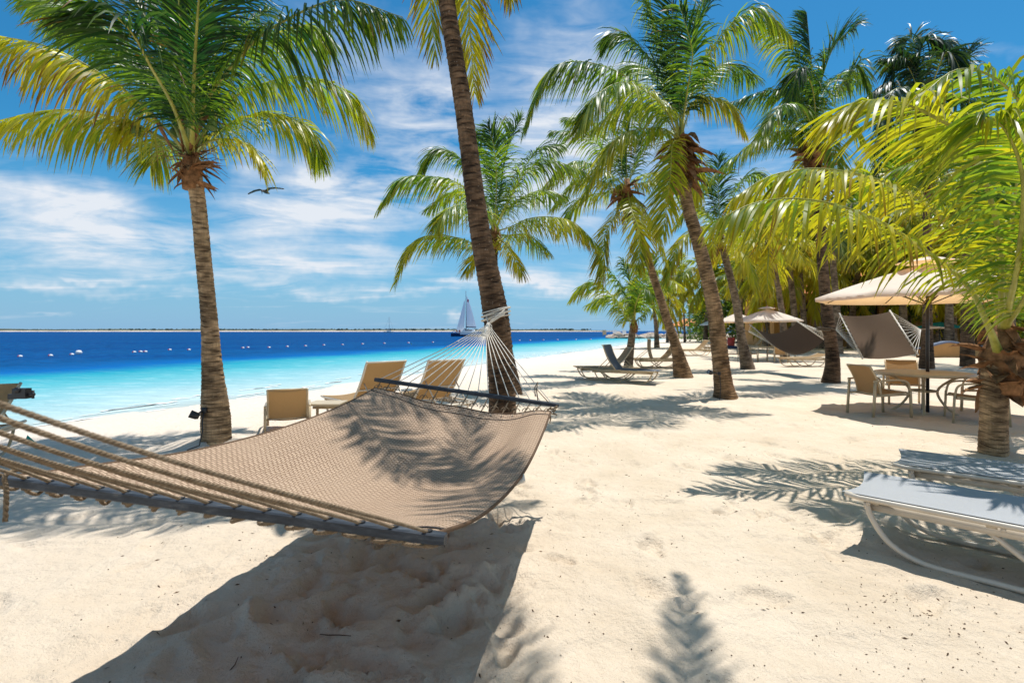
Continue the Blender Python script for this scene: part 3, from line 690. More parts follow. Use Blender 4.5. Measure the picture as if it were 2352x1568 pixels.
# big palm right of centre
r4, c4 = hero_palm('tall palm with ragged brown husks and a small lamp at its foot', (1666, 912, 11.6),
    [(1660, 870, 11.6), (1638, 697, 11.6), (1605, 560, 11.6), (1578, 465, 11.6), (1562, 340, 11.6)], [.31, .22, .18, .16, .15, .16], (1562, 275, 11.6),
    [([(1539, 262, -.3), (1441, 178, -.8), (1340, 142, -1.1), (1262, 165, -1.3), (1203, 300, -1.5)], .34, 1.7, .12), ([(1535, 200, .3), (1475, 115, .7), (1428, 80, .8), (1392, 88, .9)], .2, 1.2, .05),
     ([(1540, 180, .2), (1505, 80, .3), (1460, -60, .3)], .35, 1.2, .05), ([(1558, 180, 0), (1546, 60, 0), (1538, -120, -.2)], .03, .5, .02), ([(1570, 180, .2), (1600, 60, .4), (1665, -70, .4)], .08, .9, .04),
     ([(1579, 205, -.2), (1626, 128, -.3), (1676, 60, -.5), (1744, 22, -.7), (1815, 82, -.8)], .48, 1.6, .12), ([(1590, 240, -.3), (1628, 224, -.4), (1676, 240, -.5), (1712, 305, -.5)], .75, 1.4, .25),
     ([(1545, 330, -.5), (1540, 400, -.7), (1532, 470, -.8), (1522, 540, -.8)], .68, .55, .15), ([(1520, 295, -.4), (1441, 304, -.8), (1395, 345, -1), (1340, 450, -1.2)], .62, 1.5, .2),
     ([(1530, 210, 1), (1470, 150, 2), (1400, 190, 2.6)], .3, 1.2, .05), ([(1580, 200, -.8), (1590, 120, -1.6), (1560, 10, -2)], .1, 1, .05), ([(1590, 210, 1), (1660, 150, 2), (1740, 180, 2.4)], .3, 1.2, .05),
     ([(1520, 240, -1), (1440, 190, -2), (1370, 220, -2.5), (1330, 290, -2.6)], .5, 1.5, .12), 
     ([(1575, 330, .5), (1600, 400, 1), (1580, 480, 1.2)], .7, 1, .2), ([(1510, 250, .6), (1440, 240, 1.2), (1360, 300, 1.6)], .5, 1.4, .1)],
    M['trunk'], G1, L=3.6, leaf=.72, wd=.05, n=84, sh=(40, .8, 1.3))
# second right palm
r5, c5 = hero_palm('slender curved palm with pale flared foot, left of the husky tall palm', (1570, 870, 16.4),
    [(1553, 797, 16.4), (1525, 711, 16.5), (1491, 604, 16.6), (1456, 491, 16.7), (1440, 440, 16.7)], [.34, .18, .145, .13, .125, .14], (1438, 430, 16.8),
    [([(1425, 350, .2), (1390, 250, .3)], .3, .9, .05), ([(1400, 370, -.4), (1350, 310, -.6), (1270, 300, -.8)], .3, 1.3, .08), ([(1390, 420, -.5), (1330, 410, -.9), (1268, 480, -1)], .6, 1.4, .15),
     ([(1415, 490, -.5), (1390, 538, -.7), (1388, 587, -.8), (1383, 655, -.8)], .72, .9, .4), ([(1470, 360, 0), (1500, 310, 0), (1540, 300, 0)], .3, 1.1, .05), ([(1475, 420, -.3), (1520, 420, -.6), (1560, 500, -.8)], .75, 1.3, .2),
     ([(1470, 470, -.5), (1500, 520, -.8), (1530, 600, -.9)], .8, 1, .25), ([(1440, 350, -.4), (1450, 260, -.6)], .1, .8, .04), ([(1400, 440, .8), (1330, 460, 1.5), (1280, 540, 1.8)], .55, 1.3, .2),
     ([(1480, 400, .8), (1560, 400, 1.5), (1600, 450, 1.8)], .5, 1.2, .1), ([(1460, 360, .5), (1480, 270, .8)], .2, .9, .05), ([(1395, 400, -1), (1320, 370, -2), (1250, 430, -2.4)], .5, 1.4, .15),
     ([(1415, 360, 1), (1360, 280, 1.8), (1300, 270, 2)], .3, 1, .05), ([(1450, 480, -1), (1470, 540, -1.5), (1465, 620, -1.7)], .75, .9, .3)],
    M['trunk'], G1, L=3.6, leaf=.75, wd=.06, n=66, sh=(28, .75, 1.3))
# young palm by the grey lounger
r6, c6 = hero_palm('young low palm with a short stem behind the grey sunbed', (1442, 846, 20.5), [(1448, 800, 20.5), (1453, 760, 20.5), (1456, 745, 20.5)], [.20, .16, .14, .14], (1456, 740, 20.5),
    [([(1445, 735, -.3), (1414, 690, -.5), (1379, 656, -.7), (1347, 650, -.8), (1313, 684, -.9)], .5, 1.3, .15), ([(1456, 710, -.3), (1464, 690, -.4), (1473, 615, -.5)], .48, 1.1, .05), ([(1445, 700, .2), (1425, 655, .3), (1392, 612, .2)], .25, 1.2, .05),
     ([(1475, 725, -.2), (1500, 705, -.3), (1540, 745, -.4)], .3, 1.2, .1), ([(1450, 700, .2), (1448, 650, .3), (1430, 598, .2)], .2, 1, .05), ([(1465, 700, .5), (1490, 650, .8), (1530, 650, 1)], .4, 1.2, .08), ([(1440, 715, .8), (1400, 680, 1.3), (1350, 700, 1.5)], .45, 1.3, .1),
     ([(1460, 700, -.8), (1480, 660, -1.2), (1500, 680, -1.5)], .35, 1.1, .05)],
    M['trunk_grey'], G1, L=3.4, leaf=.85, wd=.075, n=56, sh=(8, .35), rr=.035)
# palm D
r7, c7 = hero_palm('straight slim palm tied to the left end of the shaded brown hammock', (1718, 848, 20.2), [(1704, 780, 20.2), (1690, 690, 20.2), (1668, 600, 20.2), (1655, 545, 20.2)], [.31, .19, .165, .15, .17], (1655, 530, 20.2),
    [([(1600, 470, 0), (1550, 520, 0)], .5, 1.2, .15), ([(1630, 440, 0), (1590, 380, 0)], .3, 1, .05), ([(1690, 440, 0), (1730, 400, 0), (1790, 430, 0)], .4, 1.2, .1), ([(1650, 440, 0), (1650, 360, 0)], .1, .8, .05),
     ([(1700, 510, 0), (1760, 520, 0), (1800, 600, 0)], .75, 1.2, .2), ([(1610, 520, -1), (1560, 560, -1.6), (1530, 650, -1.8)], .7, 1.2, .3), ([(1680, 560, -.8), (1720, 600, -1.2), (1740, 680, -1.3)], .8, 1.1, .25),
     ([(1620, 490, 1), (1560, 450, 2)], .4, 1.2, .1), ([(1690, 480, 1), (1750, 450, 2)], .5, 1.2, .1), ([(1630, 570, -.6), (1610, 640, -1)], .85, 1, .4)],
    M['trunk_grey'], G1, L=3.6, leaf=.8, wd=.075, n=54, sh=(20, .5), rr=.03)
# palm E
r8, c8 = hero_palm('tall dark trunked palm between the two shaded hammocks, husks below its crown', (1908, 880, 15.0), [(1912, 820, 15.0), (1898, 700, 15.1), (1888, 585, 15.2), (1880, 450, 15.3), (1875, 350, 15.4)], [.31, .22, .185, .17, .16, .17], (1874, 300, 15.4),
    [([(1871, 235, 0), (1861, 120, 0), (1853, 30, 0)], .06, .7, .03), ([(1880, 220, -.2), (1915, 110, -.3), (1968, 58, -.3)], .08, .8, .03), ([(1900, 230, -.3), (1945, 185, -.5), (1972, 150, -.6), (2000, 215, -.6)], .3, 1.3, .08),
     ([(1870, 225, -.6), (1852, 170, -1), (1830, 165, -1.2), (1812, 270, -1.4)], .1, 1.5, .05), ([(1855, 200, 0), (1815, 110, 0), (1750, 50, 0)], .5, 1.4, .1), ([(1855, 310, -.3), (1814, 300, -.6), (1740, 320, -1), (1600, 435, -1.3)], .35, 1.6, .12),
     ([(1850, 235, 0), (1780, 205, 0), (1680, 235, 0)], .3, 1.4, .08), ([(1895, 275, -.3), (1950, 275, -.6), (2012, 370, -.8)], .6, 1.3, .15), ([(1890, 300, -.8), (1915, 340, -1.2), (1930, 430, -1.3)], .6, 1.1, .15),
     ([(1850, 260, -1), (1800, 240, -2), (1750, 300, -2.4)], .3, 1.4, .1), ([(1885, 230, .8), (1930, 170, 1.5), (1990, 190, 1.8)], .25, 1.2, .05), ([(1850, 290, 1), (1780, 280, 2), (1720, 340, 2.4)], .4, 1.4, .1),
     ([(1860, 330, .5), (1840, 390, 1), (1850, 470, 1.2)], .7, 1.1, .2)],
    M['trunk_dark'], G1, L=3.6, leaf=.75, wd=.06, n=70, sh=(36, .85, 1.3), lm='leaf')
# palm F, dark crown high at the right
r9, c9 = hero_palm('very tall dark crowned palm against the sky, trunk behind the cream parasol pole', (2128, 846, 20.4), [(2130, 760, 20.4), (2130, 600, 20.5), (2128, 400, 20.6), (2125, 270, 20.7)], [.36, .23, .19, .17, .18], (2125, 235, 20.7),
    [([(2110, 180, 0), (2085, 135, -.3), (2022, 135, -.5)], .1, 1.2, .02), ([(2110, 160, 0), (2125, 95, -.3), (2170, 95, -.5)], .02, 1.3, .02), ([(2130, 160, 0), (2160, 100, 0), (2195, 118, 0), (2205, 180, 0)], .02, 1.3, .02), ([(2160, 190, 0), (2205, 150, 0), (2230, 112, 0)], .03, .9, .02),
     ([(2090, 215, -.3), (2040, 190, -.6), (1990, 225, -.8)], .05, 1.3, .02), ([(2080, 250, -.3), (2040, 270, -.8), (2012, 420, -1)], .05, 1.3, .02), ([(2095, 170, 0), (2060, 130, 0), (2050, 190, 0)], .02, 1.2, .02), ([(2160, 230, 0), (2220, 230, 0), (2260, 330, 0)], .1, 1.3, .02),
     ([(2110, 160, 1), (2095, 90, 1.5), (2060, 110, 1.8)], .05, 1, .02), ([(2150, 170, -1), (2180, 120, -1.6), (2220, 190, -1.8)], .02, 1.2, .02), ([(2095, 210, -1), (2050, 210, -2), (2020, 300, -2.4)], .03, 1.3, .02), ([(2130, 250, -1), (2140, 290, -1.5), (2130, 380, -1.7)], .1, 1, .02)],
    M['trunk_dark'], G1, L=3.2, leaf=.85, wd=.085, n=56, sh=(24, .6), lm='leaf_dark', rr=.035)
# palm G
r10, c10 = hero_palm('thick grey trunked palm behind the table set at the right', (2222, 858, 21.5), [(2222, 740, 21.5), (2222, 560, 21.6), (2222, 400, 21.8)], [.36, .3, .25, .22], (2222, 380, 21.8), [], M['trunk_dark'], G1, sh=(16, .6),
    extra=rand_fronds(11, at(2222, 385, 21.8), 4.2, 16), leaf=.9, wd=.09, n=50, rr=.035)
# foreground right palm
r11, c11 = hero_palm('squat foreground palm with huge yellow green fronds beside the white sunbeds', (2281, 1046, 6.2), [(2282, 980, 6.2), (2284, 900, 6.2), (2290, 830, 6.2), (2305, 770, 6.2)], [.205, .19, .185, .2, .17], (2300, 760, 6.2),
    [([(2266, 740, -.32), (2217, 650, -.45), (2103, 560, -.6), (1996, 497, -.7), (1868, 460, -.8), (1750, 462, -.85), (1645, 505, -.9)], .66, 1.7, .25, .28, (2302, 832, 6.2)),
     ([(2292, 700, .2), (2250, 600, .2), (2130, 470, .1), (2029, 418, 0), (1929, 393, 0), (1845, 389, -.1), (1761, 408, -.1), (1685, 455, -.2)], .78, 1.55, .2, .22),
     ([(2300, 680, -.5), (2295, 540, -.8), (2231, 336, -1.1), (2147, 269, -1.2), (2063, 235, -1.3), (1979, 234, -1.3), (1912, 272, -1.3)], .80, 1.0, .12, .2),
     ([(2325, 680, -.2), (2370, 480, -.4), (2375, 300, -.5), (2300, 190, -.6), (2200, 160, -.7), (2105, 232, -.8)], .5, 1.2, .3, .2),
     ([(2320, 690, -.9), (2338, 600, -1.4), (2350, 420, -1.9), (2310, 300, -2.1), (2250, 260, -2.2)], .5, 1.3, .1, .3),
     ([(2350, 700, 0), (2450, 600, 0), (2560, 620, 0)], .5, 1.2, .1, .2),
     ([(2330, 670, .8), (2400, 500, 1.2), (2480, 400, 1.4)], .4, 1.1, .1, .2), ([(2345, 700, -.8), (2420, 560, -1.4), (2520, 560, -1.8)], .6, 1.2, .1, .2), ([(2310, 680, 1), (2300, 500, 1.8), (2340, 380, 2.2)], .4, 1.1, .1, .2),
     ([(2315, 660, -.2), (2330, 460, -.4), (2370, 200, -.6)], .5, .9, .1, .25),],
    M['trunk_tan'], G1, L=2.8, leaf=.62, wd=.034, n=98, sh=(30, .42), rr=.036, yoff=1, pitch=.05)
sheath(r11, c11 + Vector((0, 0, -.26)), .19, 22, 77, .42, .65, 1.9); sheath(r11, c11 + Vector((-.02, 0, -.50)), .17, 9, 79, .3, .7, 1.9)
# palms the photographer stands under (their shade falls into view)
def free_palm(label, base, top, specs, seed):
    b = Vector((*base, ground(*base) - .03)); root = thing('palm_tree', b, label, 'palm tree', G1); t = Vector(top)
    trunk('trunk', root, [b, b * .6 + t * .4 + Vector((.1, 0, 0)), t], [.2, .14, .13], M['trunk'], seed=seed); sheath(root, t, .13, 14, seed)
    free_fronds(root, t, specs, .42, .04, seed * 10)
free_palm('palm just outside the frame at the right, casting hand shaped shade on the sand', (3.4, -.2), (1.12, 1.15, 5.5),
    [(15, 12, 3.3, .12, .26), (-7, 20, 4.5, .11, .42), (-2, 27, 3.7, .10, .36), (62, 25, 2.9, .2), (98, 30, 2.8, .3), (140, 30, 2.8, .3), (180, 35, 2.8, .3), (230, 30, 2.8, .3)], 31)
free_palm('palm outside the frame at the left that holds the near rope of the hammock', (-1.5, -.55), (-1.9, -.2, 5.6),
    [(-85, 30, 3.0, .3), (-130, 30, 2.8, .3), (170, 30, 2.8, .3), (110, 40, 2.6, .35)], 32)

# ------------------------------------------------------------------ background grove (copies of a few trees)
def far_palm(seed, h, L, lean, r, yel, lm, n=15, nl=26, tm='trunk_grey', wd=.16):
    root = thing('palm_tree', (0, 0, 0), 'x', 'palm tree'); c = Vector((lean, 0, h))
    trunk('trunk', root, [Vector((0, 0, -.1)), Vector((lean * .15, 0, h * .35)), Vector((lean * .55, 0, h * .7)), c], [r * 1.7, r * 1.1, r, r * 1.05], M[tm], pitch=.16, seed=seed, ns=12)
    mb = MB(); pig = []
    for k, (pts_, q) in enumerate(rand_fronds(seed, c, L, n, 82, -42)):
        frond_geo(mb, pig, pts_, leaf_len=L * .27, width=wd, n=nl, droop=.4 + .8 * q, yel=min(1, yel + .1 + .4 * q), dry=.1 + .3 * q * q, seed=seed * 31 + k, t0=.14, K=2, rr=.05)
    mk('crown', mb, [M[lm], M['rachis']], root, attr=pig)
    mb = MB(); sheath(root, c, r * 1.1, 10, seed, .45)
    return root
PROTO = [far_palm(1, 4.6, 3.4, -.5, .14, .35, 'leaf'), far_palm(2, 6.2, 3.6, -.9, .15, .55, 'leaf'), far_palm(3, 3.0, 3.0, .2, .16, .65, 'leaf'), far_palm(4, 7.6, 3.8, .5, .17, .1, 'leaf_dark')]
H0 = [4.6, 6.2, 3.0, 7.6]; used = set()
def place_far(k, px, py, hpx, rz, label, sx=1.0, grp='palms in the grove beyond the hammocks'):
    D = EYE * F / (py - HZ); p = gp(px, py); H = EYE + (HZ - hpx) / F * D; s = H / H0[k]
    o = PROTO[k] if k not in used else copy_tree(PROTO[k]); used.add(k)
    s2 = min(max(s, .6), 1.6) * sx
    o.location = (p.x, p.y, ground(p.x, p.y) - .05); o.scale = (s2, s2, s); o.rotation_euler = (0, 0, rz); tag(o, label, 'palm tree', grp)
FP = [(0, 1509, 799, 660, 0, 'pale stemmed palm just right of the young low palm'), (2, 1533, 786, 690, 1, 'small palm with an orange yellow crown, in front of the pavilion left post'),
      (1, 1573, 786, 640, .4, 'slim dark stemmed palm in front of the orange roofed pavilion'), (0, 1632, 784, 690, 2, 'small palm at the right edge of the orange roofed pavilion'),
      (2, 1618, 779, 705, 2.5, 'yellowish low palm at the right behind the pavilion'), (1, 1803, 822, 560, .1, 'grey stemmed palm rising through the square cream parasol'),
      (0, 1828, 806, 590, .3, 'thin leaning palm right of the square cream parasol'), (1, 1848, 802, 570, .6, 'slim palm behind the shaded brown hammock, left of its right tie tree'),
      (3, 1703, 800, 640, 1.2, 'dark leaved palm behind the cream parasol left edge'), (0, 1955, 800, 570, 3, 'palm behind the tilted brown hammock, nearest its top rope'),
      (1, 2040, 795, 600, 2, 'palm rising behind the big cream parasol, left part'), (2, 2085, 800, 660, 1, 'low palm below the big cream parasol rim'), (1, 2180, 815, 520, 4, 'palm between the two thick dark trunks at the right'),
      (0, 2258, 812, 560, 5, 'palm at the right just behind the squat foreground palm'), (3, 2320, 818, 470, .7, 'dark tall palm at the right edge of the grove'), (0, 1745, 792, 665, 4.4, 'low palm behind the square cream parasol top'),
      (1, 1660, 786, 620, 2.2, 'far palm behind the slim palm with the yellow tie'), (2, 1770, 786, 690, 3.3, 'bright low palm deep behind the square parasol'), (0, 1890, 790, 540, 5.2, 'far palm hidden behind the tall dark trunk'),
      (1, 1990, 786, 500, .9, 'far tall palm above the building roof'), (0, 2120, 788, 560, 1.7, 'far palm right of the building roof'), (3, 1925, 812, 500, 2.8, 'dark palm close right of the tall dark trunk'),
      (2, 1905, 795, 700, .2, 'low yellow palm at the foot of the tall dark trunk'), (1, 1585, 778, 668, 5, 'far palm directly above the pavilion roof'), (2, 1640, 781, 715, 1.9, 'low bright palm right of the pavilion'),
      (1, 2300, 806, 600, 3.7, 'palm behind the foreground palm crown'), (1, 1725, 784, 600, 5.5, 'far palm left above the square cream parasol'), (0, 1810, 783, 610, .8, 'far pale palm above the shaded brown hammock'),
      (2, 2190, 800, 690, 4.1, 'low bushy palm beside the teal parasol')]
for (k, px, py, hp, rz, lb) in FP: place_far(k, px, py, hp, rz, lb, .55 if 'pavilion' in lb else 1.0)
# shrubs closing the grove
def shrub_mesh(seed):
    g = np.random.RandomState(seed); mb = MB(); pig = []; N = 2200
    cl = g.normal(0, 1, (16, 3)) * [.75, .5, .35] + [0, 0, .95]
    for i in range(N):
        c = cl[g.randint(16)] + g.normal(0, .27, 3) * [1.1, 1, .9]
        if c[2] < .02: c[2] = abs(c[2]) + .05
        d = vn(g.normal(0, 1, 3) + [0, 0, .3]); e = vn(np.cross(d, g.normal(0, 1, 3))); L = g.uniform(.06, .15)
        mb.add([c, c + d * L * .5 + e * L * .28, c + d * L, c + d * L * .5 - e * L * .28], [(0, 1, 2, 3)])
        y = float(np.clip(.35 + .25 * math.sin(c[0] * 3 + seed) + g.normal(0, .15), 0, 1)); pig += [(y, .1 * g.rand() ** 3, g.rand(), 1)] * 4
    root = thing('shrub', (0, 0, 0), 'x', 'shrub'); mk('foliage', mb, M['shrub'], root, attr=pig)
    mb = MB(); r_ = random.Random(seed)
    for i in range(7): a = r_.uniform(0, 6.28); mb.tube([(0, 0, -.05), (math.cos(a) * .2, math.sin(a) * .2, .5), (math.cos(a) * .6, math.sin(a) * .45, 1.15)], [.035, .025, .01], 5)
    mk('stem', mb, M['husk'], root); return root
SP = [shrub_mesh(1), shrub_mesh(2), shrub_mesh(3)]; us = set()
SHR = [(1655, 784, 5.5, 'rounded shrub far left in the hedge row, by the pavilion'), (1700, 786, 6, 'shrub under the thatched parasol'), (1742, 787, 6.5, 'shrub behind the little table with parasol'), (1790, 788, 6, 'shrub behind the cream parasol right corner'),
       (1835, 790, 7, 'big shrub behind the right end of the shaded hammock'), (1880, 791, 6, 'shrub behind the tall dark trunk'), (1935, 792, 6.5, 'shrub left of the tilted brown hammock'), (1985, 793, 6, 'shrub hidden by the tilted brown hammock'),
       (2040, 793, 6.5, 'shrub between tilted hammock and parasol pole'), (2095, 793, 5.5, 'shrub just left of the darkest trunk'), (2150, 794, 5.2, 'shrub above the blue edged low wall'), (2205, 794, 6.5, 'shrub behind the thick grey trunk'), (2262, 795, 7, 'shrub behind the foreground palm stem'),
       (2325, 797, 7, 'shrub at the right edge of the picture'), (2400, 800, 8, 'shrub just past the right edge'), (1620, 779, 4, 'low shrub behind the pavilion at the far left of the row')]
for i, (px, py, s, lb) in enumerate(SHR):
    k = i % 3; o = SP[k] if k not in us else copy_tree(SP[k]); us.add(k); p = gp(px, py); o.location = (p.x, p.y, ground(p.x, p.y)); s *= p.y / 62
    o.scale = (s * .62, s * .5, s * .52); o.rotation_euler = (0, 0, i * 1.3); tag(o, lb, 'shrub', 'shrubs along the back of the grove')

# leafy broadleaf trees filling the back of the grove
def leafy_tree(seed):
    g = np.random.RandomState(seed); mb = MB(); pig = []
    cl = []
    for i in range(26):
        d = vn(g.normal(0, 1, 3)); cl.append(d * g.uniform(.45, 1) ** .5 * [2.7, 2.2, 2.3] + [0, 0, 5.6])
    for i in range(5200):
        c = cl[g.randint(26)] + g.normal(0, .42, 3); d = vn(g.normal(0, 1, 3) + [0, 0, -.2]); e = vn(np.cross(d, g.normal(0, 1, 3))); L = g.uniform(.16, .36)
        mb.add([c, c + d * L * .5 + e * L * .3, c + d * L, c + d * L * .5 - e * L * .3], [(0, 1, 2, 3)])
        y = float(np.clip(.38 + .3 * math.sin(c[0] * 1.3 + seed) + g.normal(0, .16), 0, 1)); pig += [(y, .1 * g.rand() ** 3, g.rand(), 1)] * 4
    root = thing('broadleaf_tree', (0, 0, 0), 'x', 'tree'); mk('crown', mb, M['shrub'], root, attr=pig)
    mb = MB(); mb.tube([(0, 0, -.2), (.1, 0, 2), (-.1, .1, 4.2)], [.3, .22, .18], 10)
    for i in range(8): q = Vector(cl[i]); mb.tube([(0, .05, 3.2 + .1 * i), (q.x * .5, q.y * .5, 4.4), tuple(q)], [.13, .09, .03], 6)
    mk('trunk', mb, M['trunk_grey'], root); return root
LT = [leafy_tree(5), leafy_tree(6)]
for i, (px, D, s, lb) in enumerate(((1700, 66, .85, 'leafy tree beyond the thatched parasol'), (1765, 60, 1.0, 'leafy tree directly above the square parasol'), (1830, 64, 1.15, 'leafy tree left of the building roof'), (1900, 56, .95, 'leafy tree in front of the building left corner'),
        (1965, 46, .9, 'leafy tree before the building middle'), (2030, 58, 1.5, 'tall leafy tree behind the building'), (2085, 44, .95, 'leafy tree before the building right part'), (2150, 50, 1.2, 'leafy tree between the dark trunks'), (2215, 46, 1.1, 'leafy tree behind the thick grey trunk'), (2290, 48, 1.2, 'leafy tree behind the foreground palm'), (2370, 48, 1.3, 'leafy tree at the very right edge'))):
    o = LT[i] if i < 2 else copy_tree(LT[i % 2]); x = (px - CX) / F * D; o.location = (x, D, ground(x, D)); o.scale = (s, s, s * .95); o.rotation_euler = (0, 0, i * 2.1); tag(o, lb, 'tree', 'leafy trees at the back of the grove')
for (k, px, py, hp, rz, lb) in [(0, 2075, 805, 480, .6, 'tall palm above the big cream parasol'), (1, 2150, 800, 440, 5.1, 'tall palm between the two thick dark trunks'), (0, 1620, 786, 640, 3.1, 'palm above the pavilion right end'), (2, 1760, 796, 650, 4.9, 'palm right behind the square parasol'), (2, 1880, 800, 620, 1.5, 'bushy palm left behind the tall dark trunk')]:
    place_far(k, px, py, hp, rz, lb)
# ------------------------------------------------------------------ the near hammock
def twisted(mb, pts, r, pitch=.028, n=5, steps=7):
    pts = [Vector(p) for p in pts]; L = sum((pts[i + 1] - pts[i]).length for i in range(len(pts) - 1)); N = max(4, int(L / pitch * steps))
    C = spline(pts, N); t0 = (C[-1] - C[0]).normalized(); a0 = t0.cross(Vector((0, .3, 1))).normalized()
    for s in range(3):
        out = []
        for i, c in enumerate(C):
            t = (C[min(i + 1, N)] - C[max(i - 1, 0)]).normalized(); a = (a0 - t * a0.dot(t)).normalized(); b = a.cross(t)
            an = i / steps * 2 * math.pi / 1.0 + s * 2.0944
            out.append(c + a * math.cos(an) * r * .52 + b * math.sin(an) * r * .52)
        mb.tube(out, r * .56, n, 0, False)
NR = at(1012, 1236, 1.43); NL = Vector((-1.86, 1.77, 1.0)); FR = at(1278, 930, 4.24); FL = at(866, 872, 4.58)
ham = thing('hammock', Vector((-.7, 3.0, 0)), 'big tan woven hammock with dark wooden spreader bars in the foreground', 'hammock')
def fabric_pt(u, v, lo=0):
    a = NL + (NR - NL) * (.035 + .945 * v); b = FL + (FR - FL) * (.012 + .965 * v)
    ax = (FL - NL).normalized(); a = a + ax * .05; b = b - ax * (.07 + .10 * math.sin(math.pi * v) ** .8)
    a = a + Vector((0, 0, -.012)); b = b + Vector((0, 0, -.05 - .05 * math.sin(math.pi * v)))
    p = a * (1 - u) + b * u; s = 4 * u * (1 - u)
    p.z -= s * (.12 + .06 * v) + .17 * s ** .8 * math.sin(math.pi * v) ** 1.2
    p.z += .022 * math.sin(v * 17 + u * 5) * u ** 3 * (1 - v) * .4
    p.z -= .03 * math.exp(-((v - .80) / .09) ** 2 - ((u - .86) / .2) ** 2) - .035 * math.exp(-((v - .93) / .07) ** 2 - ((u - .8) / .2) ** 2) + .02 * math.exp(-((v - .66) / .1) ** 2 - ((u - .9) / .18) ** 2)
    p.z += .008 * math.sin(v * 40 + 9 * u) * math.exp(-((u - .1) / .12) ** 2)
    return p
nu, nv = 90, 60
mb = MB(); P = [[fabric_pt(i / nu, j / nv) for j in range(nv + 1)] for i in range(nu + 1)]
mb.grid(P); uv = [(j / nv * 1.6, i / nu * 2.8) for i in range(nu + 1) for j in range(nv + 1)]
bot = [[q + Vector((0, 0, -.006)) for q in r] for r in P]; mb.grid([r[::-1] for r in bot]); uv += [(1.6 - j / nv * 1.6, i / nu * 2.8) for i in range(nu + 1) for j in range(nv + 1)]
mk('fabric', mb, M['hammock'], ham, uv=uv)
for v in (0, 1):
    mb = MB(); mb.tube([fabric_pt(i / 60, v) + Vector((0, 0, -.003)) for i in range(61)], .008, 6); mk('hem', mb, M['hammock_dark'], ham)
mb = MB(); mb.tube([fabric_pt(.972, j / 60) + Vector((0, 0, .002)) for j in range(61)], .0035, 5); mk('piping', mb, M['trim'], ham)
mb = MB(); mb.tube([fabric_pt(.028, j / 60) + Vector((0, 0, .002)) for j in range(61)], .004, 5); mk('piping', mb, M['trim'], ham)
mb = MB(); mb.tube([fabric_pt(1, j / 60) for j in range(61)], .006, 6); mk('hem', mb, M['hammock_dark'], ham)
# spreader bars
def bar_mesh(a, b, w_, h_):
    mb = MB(); d = (b - a).normalized(); n = 40; up = Vector((0, 0, 1)); s = d.cross(up).normalized(); up = s.cross(d)
    prof = [(-.5, -.36), (-.36, -.5), (.36, -.5), (.5, -.36), (.5, .36), (.36, .5), (-.36, .5), (-.5, .36)]
    vs = [];
    for i in range(n + 1):
        c = a + (b - a) * (i / n); k = 1 - (.12 if i in (0, n) else 0)
        vs += [c + s * (x * w_ * k) + up * (y * h_ * k) for x, y in prof]
    fs = [(i * 8 + j, i * 8 + (j + 1) % 8, (i + 1) * 8 + (j + 1) % 8, (i + 1) * 8 + j) for i in range(n) for j in range(8)] + [tuple(range(8))[::-1], tuple(range(n * 8, n * 8 + 8))]
    mb.add(vs, fs); return mb
nd = (NR - NL).normalized(); fd = (FR - FL).normalized()
mk('spreader_bar', bar_mesh(NL - nd * .03, NR + nd * .015, .034, .032), M['wood'], ham, smooth=False)
mk('spreader_bar', bar_mesh(FL - fd * .02, FR + fd * .02, .034, .034), M['wood'], ham, smooth=False)
K1 = Vector((-1.21, .55, 1.65)); ax = (K1 - (NL + NR) / 2).normalized()
side = Vector((ax.y, -ax.x, 0)).normalized()
for i in range(17):
    v = .015 + .965 * i / 16; h = NL + (NR - NL) * v
    mb = MB(); e = K1 + nd * ((v - .5) * .06) + Vector((0, 0, .0))
    d = (e - h).normalized()
    sag = Vector((0, 0, -.012 - .01 * (i % 3)))
    twisted(mb, [h + Vector((0, 0, -.012)) - d * .02, h + d * .035 + Vector((0, 0, .012)), h + (e - h) * .5 + sag, e], .0053, pitch=.020, steps=6)
    mk('rope', mb, M['rope'], ham)
    # loop under the bar that carries the fabric
    mb = MB(); f0 = fabric_pt(.0, min(1, max(0, v + .012))) ; f1 = fabric_pt(0, max(0, min(1, v - .03)))
    dn = Vector((0, 0, -.026))
    twisted(mb, [h + dn * .6 + nd * .028, h + dn * 1.0 + nd * .0, f1 + Vector((0, 0, -.040)) - nd * .02, f1 + Vector((0, .03, -.004))], .0062, pitch=.022, steps=5)
    mb.tube([h + Vector((-.0, -.004, -.0205)) + nd * k for k in (-.012, .0, .012)], .006, 6)
    mk('lacing_cord', mb, M['rope'], ham)
    mb = MB(); mb.lathe([(.0, .0186), (.0105, .0188), (.011, .0192), (.0, .0194)], h, 10); o = mk('hole_ring', mb, M['trim'], ham)
mb = MB(); twisted(mb, [NL + nd * .05 + Vector((0, 0, .02)), NL + nd * .03 + Vector((0, -.03, .0)), NL + nd * .035 + Vector((0, -.04, -.07)), NL + nd * .045 + Vector((0, -.04, -.17))], .0075, pitch=.03, steps=7)
q_ = at(12, 1092, 1.68)
mb = MB(); twisted(mb, [q_ + Vector((.02, .03, .015)), q_, q_ + Vector((.004, 0, -.05)), q_ + Vector((.0, -.0, -.15))], .0075, pitch=.035, steps=7)
mk('rope_end', mb, M['rope'], ham)
K2 = at(1122, 744, 5.5); ctr = (FL + FR) / 2; axf = (ctr - K2).normalized()
